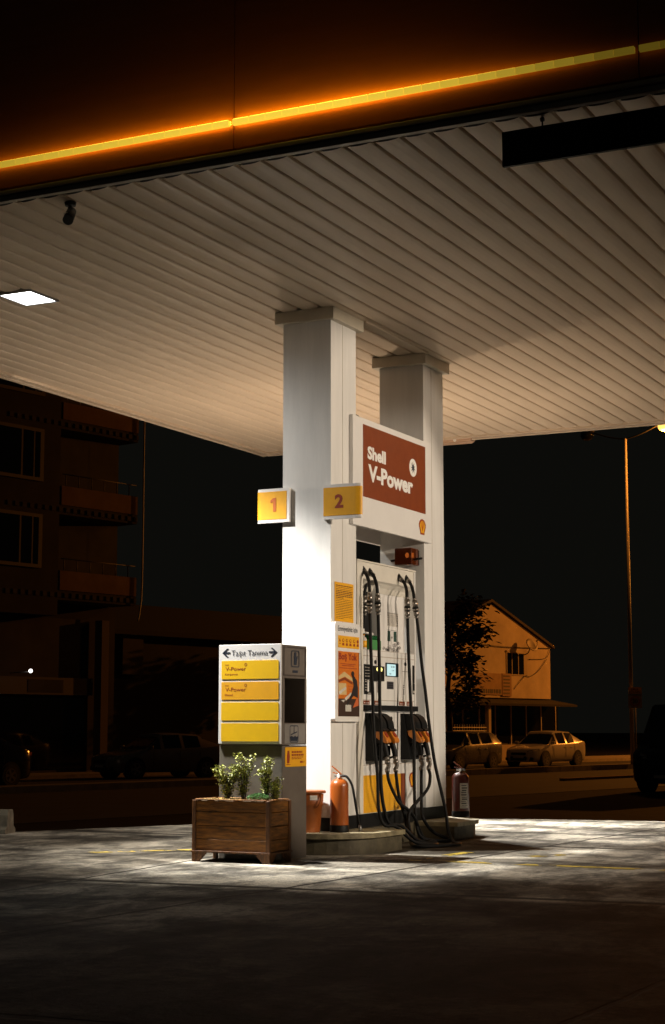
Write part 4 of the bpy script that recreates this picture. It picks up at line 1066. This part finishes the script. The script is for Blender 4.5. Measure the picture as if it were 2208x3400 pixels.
while yy < .75: w = .10+.16*rn.random(); q.box(.051,.058,yy,min(yy+w,.78),3.22,3.42); yy += w+.06
q.build('print', mat('banner_print',(.03,.02,.012),.7), bo, local=True)
dish = thing('satellite_dish', st(-43.55,70.82,4.9), 'round satellite dish mounted on the wall of the gabled house', 'satellite dish')
q = MB(); c0 = st(-43.5,70.82,5.10); nn = (NV*.8-UV*.15+Vector((0,0,.45))).normalized(); a_ = nn.orthogonal().normalized(); b_ = nn.cross(a_)
rings = []
for rad in (.001,.12,.24,.36): rings.append([c0+nn*(rad*rad*.5)+a_*rad*math.cos(2*PI*i/24)+b_*rad*math.sin(2*PI*i/24) for i in range(24)])
vs = [v for g_ in rings for v in g_]; vs2 = [v-nn*.02 for v in vs]; n4 = 96
fs = [(j*24+i,j*24+(i+1)%24,(j+1)*24+(i+1)%24,(j+1)*24+i) for j in range(3) for i in range(24)]
q.add(vs+vs2, fs+[tuple(i+n4 for i in f) for f in fs]+[(72+i,72+(i+1)%24,72+(i+1)%24+n4,72+i+n4) for i in range(24)], True)
q.build('reflector', mat('dish_grey',(.36,.30,.22),.6), dish)
MB().tube([st(-43.98,70.9,4.65),st(-43.7,70.86,4.75),c0-nn*.02], .025, 8, 4).tube([c0-b_*.3, c0+nn*.35-b_*.1, c0+nn*.42], .014, 6, 3).cyl(c0+nn*.40,c0+nn*.48,.04,.04,8).build('arm', dark_m, dish)
wr = MB(); wr.tube([st(-43.95,66.8,5.05),st(-43.93,69,4.98),st(-43.95,73.4,5.06)], .018, 6, 5); tag(wr.build('wall_cable', dark_m), 'dark cable running across the lit gable wall', 'cable')
wr = MB(); wr.tube([st(-43.95,73.35,5.0),st(-43.95,72.9,4.55),st(-43.95,71.3,4.45)], .014, 6, 5); wr.tube([st(-43.95,73.0,4.5),st(-43.95,72.2,3.9),st(-43.95,71.4,3.6),st(-43.95,70.9,3.6),st(-43.95,69.9,2.95)], .016, 6, 5); tag(wr.build('loose_cable', dark_m), 'loose cables sagging below the window of the gabled house', 'cable')
sp_ = street_thing('shop', -44,68,-.5,'dark shop under the gabled house with an awning and glass front','shop')
MB().box(-9,-.3,-8,5.4,0,2.95).build('wall', apt_d, sp_, local=True)
MB().box(-.29,-.25,-5,6.5,.9,2.7).build('glass', glass_d, sp_, local=True)
for k in range(9): MB().box(-.249,-.20,-5+k*1.4,-4.95+k*1.4,.3,2.8).build('mullion', trim_m, sp_, local=True)
MB().prism([(-.3,3.0),(1.3,2.72),(1.3,2.62),(-.3,2.80)], -9,5.8, 1).build('awning', mat('awning_brown',(.010,.007,.005),.95), sp_, local=True)
MB().box(.9,1.1,-1.98,-1.78,0,2.70).build('post', stucco, sp_, local=True)
lw = MB().box(-43.4,-43.1,64,72,-.5,.5)
lw = MB(); lw.add([st(n,s,z) for z in (-.5,.30) for s in (66.4,70.8) for n in (-43.0,-42.8)], [(0,2,3,1),(4,5,7,6),(0,1,5,4),(2,6,7,3),(0,4,6,2),(1,3,7,5)])
tag(lw.build('low_wall', stucco), 'low rendered wall behind the pale saloon car', 'wall')
fn = thing('fence', st(-42.9,62,-.43), 'thin upright bar railing behind the left parked hatchback', 'fence')
q = MB()
for k in range(26): q.cyl(st(-42.9,60.6+k*.2,-.43),st(-42.9,60.6+k*.2,1.25),.014,.014,6)
q.build('bars', pole_m, fn)
q = MB()
for z in (.95,1.1): q.cyl(st(-42.9,60.5,z),st(-42.9,65.8,z),.02,.02,6)
q.build('rail', pole_m, fn)

# tree in front of the house
tr_ = thing('tree', st(-41.2,60.2,-.43), 'dark leafy street tree against the lit gabled house', 'tree')
tb = st(-41.2,60.2,0)
trunk = MB(); trunk.tube([tb+Vector((0,0,-.43)),tb+Vector((.05,.1,1.2)),tb+Vector((.0,.0,2.6)),tb+Vector((.1,.1,4.2)),tb+Vector((.05,0,6.2))], .12, 10, 4, (.16,.05))
rn = random.Random(12); cl = []
side = (NV*.42+UV*.9).normalized()
for k in range(20):
    a = rn.random()*2*PI; hgt = 2.2+4.2*rn.random(); rad = (.7+.75*rn.random())*(1.0 if hgt < 5.4 else .75)
    e = tb+Vector((math.cos(a)*rad, math.sin(a)*rad, hgt)); cl.append(e)
    trunk.tube([tb+Vector((0,0,hgt-.9)), tb.lerp(e,.5)+Vector((0,0,hgt/2-.25)), e], .025, 6, 3, (.04,.012))
trunk.build('trunk', bark, tr_)
lf = MB()
for e in cl:
    for k in range(150):
        v = Vector((rn.gauss(0,1),rn.gauss(0,1),rn.gauss(0,.8)))*.30
        th = rn.random()*2*PI
        leaf(lf, e+v, (math.cos(th),math.sin(th),rn.uniform(-.9,.3)), (0,0,1), .24+.10*rn.random(), .085+.03*rn.random())
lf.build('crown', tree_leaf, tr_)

# ------------------------------------------------------------------ street lamps
lens_m = mat('sodium_lens', (1,.7,.3), .4, emit=(1.0,.52,.11), estr=1.9)
sod = (1.0,.31,.035)
def street_lamp(n, s, top, label, lit_right, power, arms=1.55):
    t = thing('street_lamp', st(n,s,-.38), label, 'street lamp')
    MB().cyl(st(n,s,-.38),st(n,s,top),.085,.05,12).build('pole', pole_m, t)
    for sg in (-1,1):
        MB().tube([st(n,s,top-.02),st(n+sg*arms*.45,s,top+.12),st(n+sg*arms,s,top+.42)], .028, 8, 4).build('arm', dark_m, t)
        hd_ = MB(); c = st(n+sg*(arms+.25),s,top+.47)
        bm = bmesh.new(); bmesh.ops.create_uvsphere(bm, u_segments=14, v_segments=8, radius=1)
        hd_.add([c+NV*(v.co.x*.34)+UV*(v.co.y*.14)+Vector((0,0,v.co.z*.09)) for v in bm.verts], [tuple(v.index for v in f.verts) for f in bm.faces], True); bm.free()
        ho = hd_.build('lamp_head', dark_m, t)
        if sg == 1 or not lit_right:
            pass
        q = MB(); bm = bmesh.new(); bmesh.ops.create_uvsphere(bm, u_segments=14, v_segments=10, radius=1)
        q.add([c+Vector((0,0,-.12))+NV*(v.co.x*.30)+UV*(v.co.y*.24)+Vector((0,0,v.co.z*.24)) for v in bm.verts], [tuple(v.index for v in f.verts) for f in bm.faces], True); bm.free()
        q.build('lens', lens_m if sg > 0 else glass_d, ho)
        if sg > 0:
            l = bpy.data.lights.new('sodium', 'POINT'); l.energy = power; l.color = sod; l.shadow_soft_size = .12
            o = bpy.data.objects.new('sodium', l); COL.objects.link(o); o.location = c+Vector((0,0,-.48))
    return t
street_lamp(-32.9,61.2,12.95,'tall double-armed street lamp with one sodium head lit', True, 750)
street_lamp(-32.9,91,12.75,'second tall street lamp lighting the gabled house from beyond the picture', True, 20000)
# school-zone sign on the pole
ss = street_thing('road_sign', -32.62,61.0,2.3,'small roadside sign reading OKUL BÖLGESİ above a 30 limit','road sign', turn=R(28))
# sign plane: local frame turned so that local -y looks at the camera; built in local F-face coordinates
def sgn(mb, name, m_, parent=ss): return mb.build(name, m_, parent, local=True)
sgn(MB().box(-.27,.27,0,.02,-.42,.42), 'plate', mat('sign_white',(.34,.28,.22),.6))
sgn(plate(MB(),'F',-.004,rect(-.255,.255,.16,.405)), 'yellow_field', yellow2)
q = MB(); text(q,'OKUL','F',-.006,-.15,.295,.085,.30,.02); text(q,'BÖLGESİ','F',-.006,-.235,.185,.085,.47,.02); sgn(q,'lettering',navy)
q = MB(); o1 = ell(0,-.14,.205,.205,28); o2 = ell(0,-.14,.155,.155,28)
q.add([(a,-.004,b) for a,b in o1]+[(a,-.004,b) for a,b in o2], [(i,(i+1)%28,(i+1)%28+28,i+28) for i in range(28)]); sgn(q,'ring',dkred)
q = MB(); text(q,'30','F',-.005,-.105,-.215,.15,.21,.03); sgn(q,'numerals',navy)
MB().cyl((0,.05,-2.75),(0,.05,.40),.028,.028,8).build('post', pole_m, ss, local=True)

# ------------------------------------------------------------------ cars
def make_car(name, loc, heading, L, Wd, H, paint, kind, label):
    """lofted body; local y runs from tail (-) to nose (+); heading turns it about z"""
    t = thing(name, loc, label, 'car', 'cars parked along the street', rz=heading)
    # stations: y (fraction of length from nose), belt z, top z, y shift of the top, half widths low/belt/top
    if kind == 'sedan':
        S = [(.00,.30,.52,0,.40,.36),(.012,.22,.66,0,.66,.60),(.07,.20,.74,0,.80,.74),(.16,.20,.83,0,.86,.80),(.27,.20,.92,0,.88,.82),
             (.285,.20,.93,.115,.88,.62),(.40,.20,.95,.0,.89,.61),(.43,.20,.955,0,.89,.61),(.58,.20,.97,.0,.89,.61),(.605,.20,.97,0,.89,.61),(.745,.20,1.0,.0,.89,.60),(.885,.20,1.07,-.10,.87,.60),
             (.915,.20,1.07,0,.86,.79),(.955,.22,1.04,0,.83,.76),(.988,.26,.94,0,.76,.70),(1.0,.34,.75,0,.62,.58)]
        gl0, gl1 = 5, 11
    elif kind == 'hatch':
        S = [(.00,.30,.55,0,.40,.36),(.012,.22,.68,0,.66,.60),(.07,.20,.78,0,.80,.74),(.15,.20,.86,0,.85,.80),(.25,.20,.95,0,.87,.82),
             (.265,.20,.96,.12,.87,.62),(.39,.20,.98,.0,.88,.62),(.42,.20,.98,0,.88,.62),(.58,.20,1.0,.0,.88,.62),(.61,.20,1.0,0,.88,.62),(.80,.20,1.03,0,.88,.61),(.955,.20,1.06,-.045,.86,.60),
             (.968,.20,1.05,0,.85,.80),(.982,.22,1.0,0,.82,.76),(.99,.26,.90,0,.78,.72),(1.0,.34,.75,0,.66,.62)]
        gl0, gl1 = 5, 11
    else:
        S = [(.00,.32,.70,0,.50,.46),(.012,.24,.90,0,.80,.76),(.05,.22,1.02,0,.92,.88),(.09,.22,1.10,0,.95,.90),(.13,.22,1.20,0,.96,.92),
             (.14,.22,1.22,.10,.96,.80),(.26,.22,1.25,.0,.97,.84),(.29,.22,1.25,0,.97,.84),(.52,.22,1.25,.0,.97,.84),(.55,.22,1.25,0,.97,.84),(.78,.22,1.25,0,.97,.84),(.96,.22,1.25,-.01,.96,.83),
             (.965,.22,1.25,0,.95,.90),(.98,.24,1.2,0,.94,.90),(.99,.28,1.0,0,.92,.88),(1.0,.34,.8,0,.80,.78)]
        gl0, gl1 = 5, 11
    def roof(i):
        f = S[i][0]
        if kind == 'van': return H
        a = (i-gl0)/(gl1-gl0); return H-(.10*(2*a-1)**2 if kind == 'sedan' else .05*(2*a-1)**2)-(.03 if i in (gl0,gl1) else 0)
    k2 = Wd/1.78; ring = []
    for i, (f, zl, zb_, sh, wb, wt) in enumerate(S):
        y = L*(.5-f); inside = gl0 <= i <= gl1
        ztop = roof(i) if inside else zb_
        yt = y-L*sh if inside else y
        wl = wb*.97*k2; wb *= k2; wt *= k2
        half = [(wl*.9,y,zl),(wl,y,zl+.10),(wb*1.0,y,zl+(zb_-zl)*.55),(wb*.985,y,zb_-.05),(wb*.95,y,zb_)]
        if inside: half += [(wt+.02,yt,ztop-.05),(wt-.06,yt,ztop),(0,yt,ztop+.02)]
        else: half += [(wb*.86,y,zb_+.012),(wb*.5,y,zb_+.03),(0,y,zb_+.036)]
        ring.append(half)
    m_ = len(ring[0]); body = MB(); side_g = {}; vs = []
    for rg in ring:
        vs += [(x,y,z) for x,y,z in rg]+[(-x,y,z) for x,y,z in rg]
    K = 2*m_; fs = []; glass = {'windscreen':[], 'rear_window':[], 'front_window':[], 'rear_side_window':[]}
    for i in range(len(S)-1):
        for sd in (0,1):
            o = sd*m_
            for j in range(m_-1):
                f = (i*K+o+j, i*K+o+j+1, (i+1)*K+o+j+1, (i+1)*K+o+j)
                isw = gl0 <= i < gl1 and j == 4
                if isw and i in (gl0, gl0+1 if False else gl0): glass['front_window'].append(f); continue
                if isw and i in (gl0+2,): glass['front_window' if kind == 'x' else 'rear_side_window'].append(f); continue
                if isw and i in ((gl0+4,gl0+5) if kind == 'van' else (gl0+4,)): glass['rear_side_window'].append(f); continue
                if i == gl0-1 and j in (5,6): glass['windscreen'].append(f); continue
                if i == gl1 and j in (5,6): glass['rear_window'].append(f); continue
                fs.append(f)
    n = len(S)
    fs.append(tuple(list(range(m_))+list(range(K-1,m_-1,-1)))); b0 = (n-1)*K
    fs.append(tuple([b0+i for i in range(m_)]+[b0+i for i in range(K-1,m_-1,-1)]))
    fs += [(i*K, (i+1)*K, (i+1)*K+m_, i*K+m_) for i in range(n-1)]
    body.add(vs, fs, True); bo = body.build('body', paint, t, local=True)
    for nm, ff in glass.items():
        if not ff: continue
        groups = [ff] if nm in ('windscreen','rear_window') else [[f for f in ff if (f[0]%K) < m_],[f for f in ff if (f[0]%K) >= m_]]
        for gf in groups:
            q = MB()
            for f in gf:
                c = sum((Vector(vs[i]) for i in f), Vector())/4
                q.add([Vector(vs[i])*.0+c+(Vector(vs[i])-c)*(.94 if nm not in ('windscreen','rear_window') else 1.0) for i in f], [(0,1,2,3)])
            q.build('side_window' if 'wind' in nm and nm not in ('windscreen','rear_window') else nm, glass_d, t, local=True)
            if nm not in ('windscreen','rear_window'):
                # frame behind the pane so the pillar metal closes round it
                q = MB()
                for f in gf:
                    q.add([Vector(vs[i])-Vector((math.copysign(.012, vs[i][0]),0,0)) for i in f], [(0,1,2,3)])
                q.build('window_frame', paint, t, local=True)
    rad = .31 if kind != 'van' else .34
    fy, ry = L*(.5-.185), L*(.5-.79)
    for yy in (fy, ry):
        for sx in (-1,1):
            xo = sx*(.885*k2 if kind != 'van' else .965*k2)
            a = MB().cyl((xo-sx*.25,yy,rad+.02),(xo+sx*.012,yy,rad+.02),rad+.055,rad+.055,24); a.build('wheel_arch', black, t, local=True)
            w = MB().cyl((xo-sx*.20,yy,rad),(xo+sx*.022,yy,rad),rad,rad-.01,24).build('wheel', tyre, t, local=True)
            q = MB(); q.cyl((xo+sx*.0225,yy,rad),(xo+sx*.03,yy,rad),.045,.04,12)
            for k in range(5):
                a0 = 2*PI*k/5; d = Vector((0,math.cos(a0),math.sin(a0))); e = Vector((0,-d.z,d.y)); c = Vector((xo+sx*.026,yy,rad))
                q.add([c+d*.03+e*.03, c+d*.2+e*.045, c+d*.2-e*.045, c+d*.03-e*.03], [(0,1,2,3)])
            o1 = [(xo+sx*.026,yy+.2*math.cos(2*PI*i/20),rad+.2*math.sin(2*PI*i/20)) for i in range(20)]; o2 = [(xo+sx*.026,yy+.175*math.cos(2*PI*i/20),rad+.175*math.sin(2*PI*i/20)) for i in range(20)]
            q.add(o1+o2, [(i,(i+1)%20,(i+1)%20+20,i+20) for i in range(20)]); q.build('rim', rim_m, w, local=True)
    zb0 = S[2][2]
    for sx in (-1,1):
        # headlights wrap the corner
        q = MB(); q.add([(sx*.42*k2,L*.497,zb0-.16),(sx*.66*k2,L*.488,zb0-.15),(sx*.825*k2,L*.41,zb0-.06),(sx*.80*k2,L*.405,zb0+.03),(sx*.64*k2,L*.475,zb0-.01),(sx*.44*k2,L*.493,zb0-.06)], [(0,1,4,5),(1,2,3,4)]).build('headlight', head_g, t, local=True)
        q = MB(); q.add([(sx*.80*k2,-L*.455,.74),(sx*.845*k2,-L*.44,.95),(sx*.76*k2,-L*.492,.95),(sx*.70*k2,-L*.495,.76)], [(0,1,2,3)]).build('tail_light', tail_g, t, local=True)
        q = MB(); q.box(sx*.93*k2-.09,sx*.93*k2+.09,L*.195-.05,L*.195+.05,.95,1.07,.03).build('mirror', paint, t, local=True)
        for f in (.535,.66):
            MB().box(sx*.885*k2-.015,sx*.885*k2+.03,L*(.5-f)-.10,L*(.5-f)+.02,.80,.83,.008).build('door_handle', paint, t, local=True)
        q = MB()
        for f in (.335,.56,.735):
            q.box(sx*.889*k2-.004,sx*.889*k2+.003,L*(.5-f)-.006,L*(.5-f)+.006,.40,.90)
        q.build('door_seam', black, t, local=True)
        q = MB(); q.prism(rrect(sx*.55*k2-.14,sx*.55*k2+.14,.27,.40,.04), L*.478,L*.492, 1).build('fog_recess', black, t, local=True)
    MB().prism(rrect(-.36,.36,.50,.60,.03), L*.485,L*.503, 1).build('grille', black, t, local=True)
    MB().prism(rrect(-.40,.40,.27,.44,.04), L*.480,L*.5035, 1).build('lower_grille', black, t, local=True)
    MB().box(-.26,.26,L*.5035,L*.5065,.37,.45).build('number_plate', label_p, t, local=True)
    return t
GZ = -.553
H0 = -AZ+PI     # nose towards the camera along the street
make_car('parked_car', st(-38.3,63.4,GZ), H0, 4.40,1.74,1.50, paint_w, 'sedan', 'pale saloon car parked on the right with its front towards the camera')
make_car('parked_car', st(-38.0,56.3,GZ), H0, 4.0,1.72,1.50, paint_s, 'hatch', 'grey hatchback car partly hidden behind the far column')
make_car('parked_car', st(-39.4,40.6,GZ), H0-R(14), 4.5,1.76,1.46, paint_t, 'sedan', 'dim tan saloon car parked before the dark apartment block')
make_car('parked_car', st(-37.6,30.6,GZ), H0, 4.4,1.76,1.46, paint_k, 'sedan', 'nearly black car at the left picture edge, only its glints showing')
make_car('parked_van', st(-20.15,41.6,GZ), H0, 5.0,1.95,2.25, paint_k, 'van', 'black van standing unlit at the right picture edge')
ks = strip('kerb_piece', mat('kerb_piece',(.5,.25,.08),.6), -27.3,-27.1,46.0,51.5,-.6,-.47); tag(ks, 'low reddish kerb strip on the dark ground left of the van', 'kerb')

# ------------------------------------------------------------------ world and view
w = bpy.data.worlds.new('World'); sc.world = w; w.use_nodes = True
bg = w.node_tree.nodes['Background']; bg.inputs['Color'].default_value = (.0035,.0034,.0027,1); bg.inputs['Strength'].default_value = 1.0
sc.view_settings.view_transform = 'Standard'; sc.view_settings.look = 'None'
sc.view_settings.exposure = 0; sc.view_settings.gamma = 1
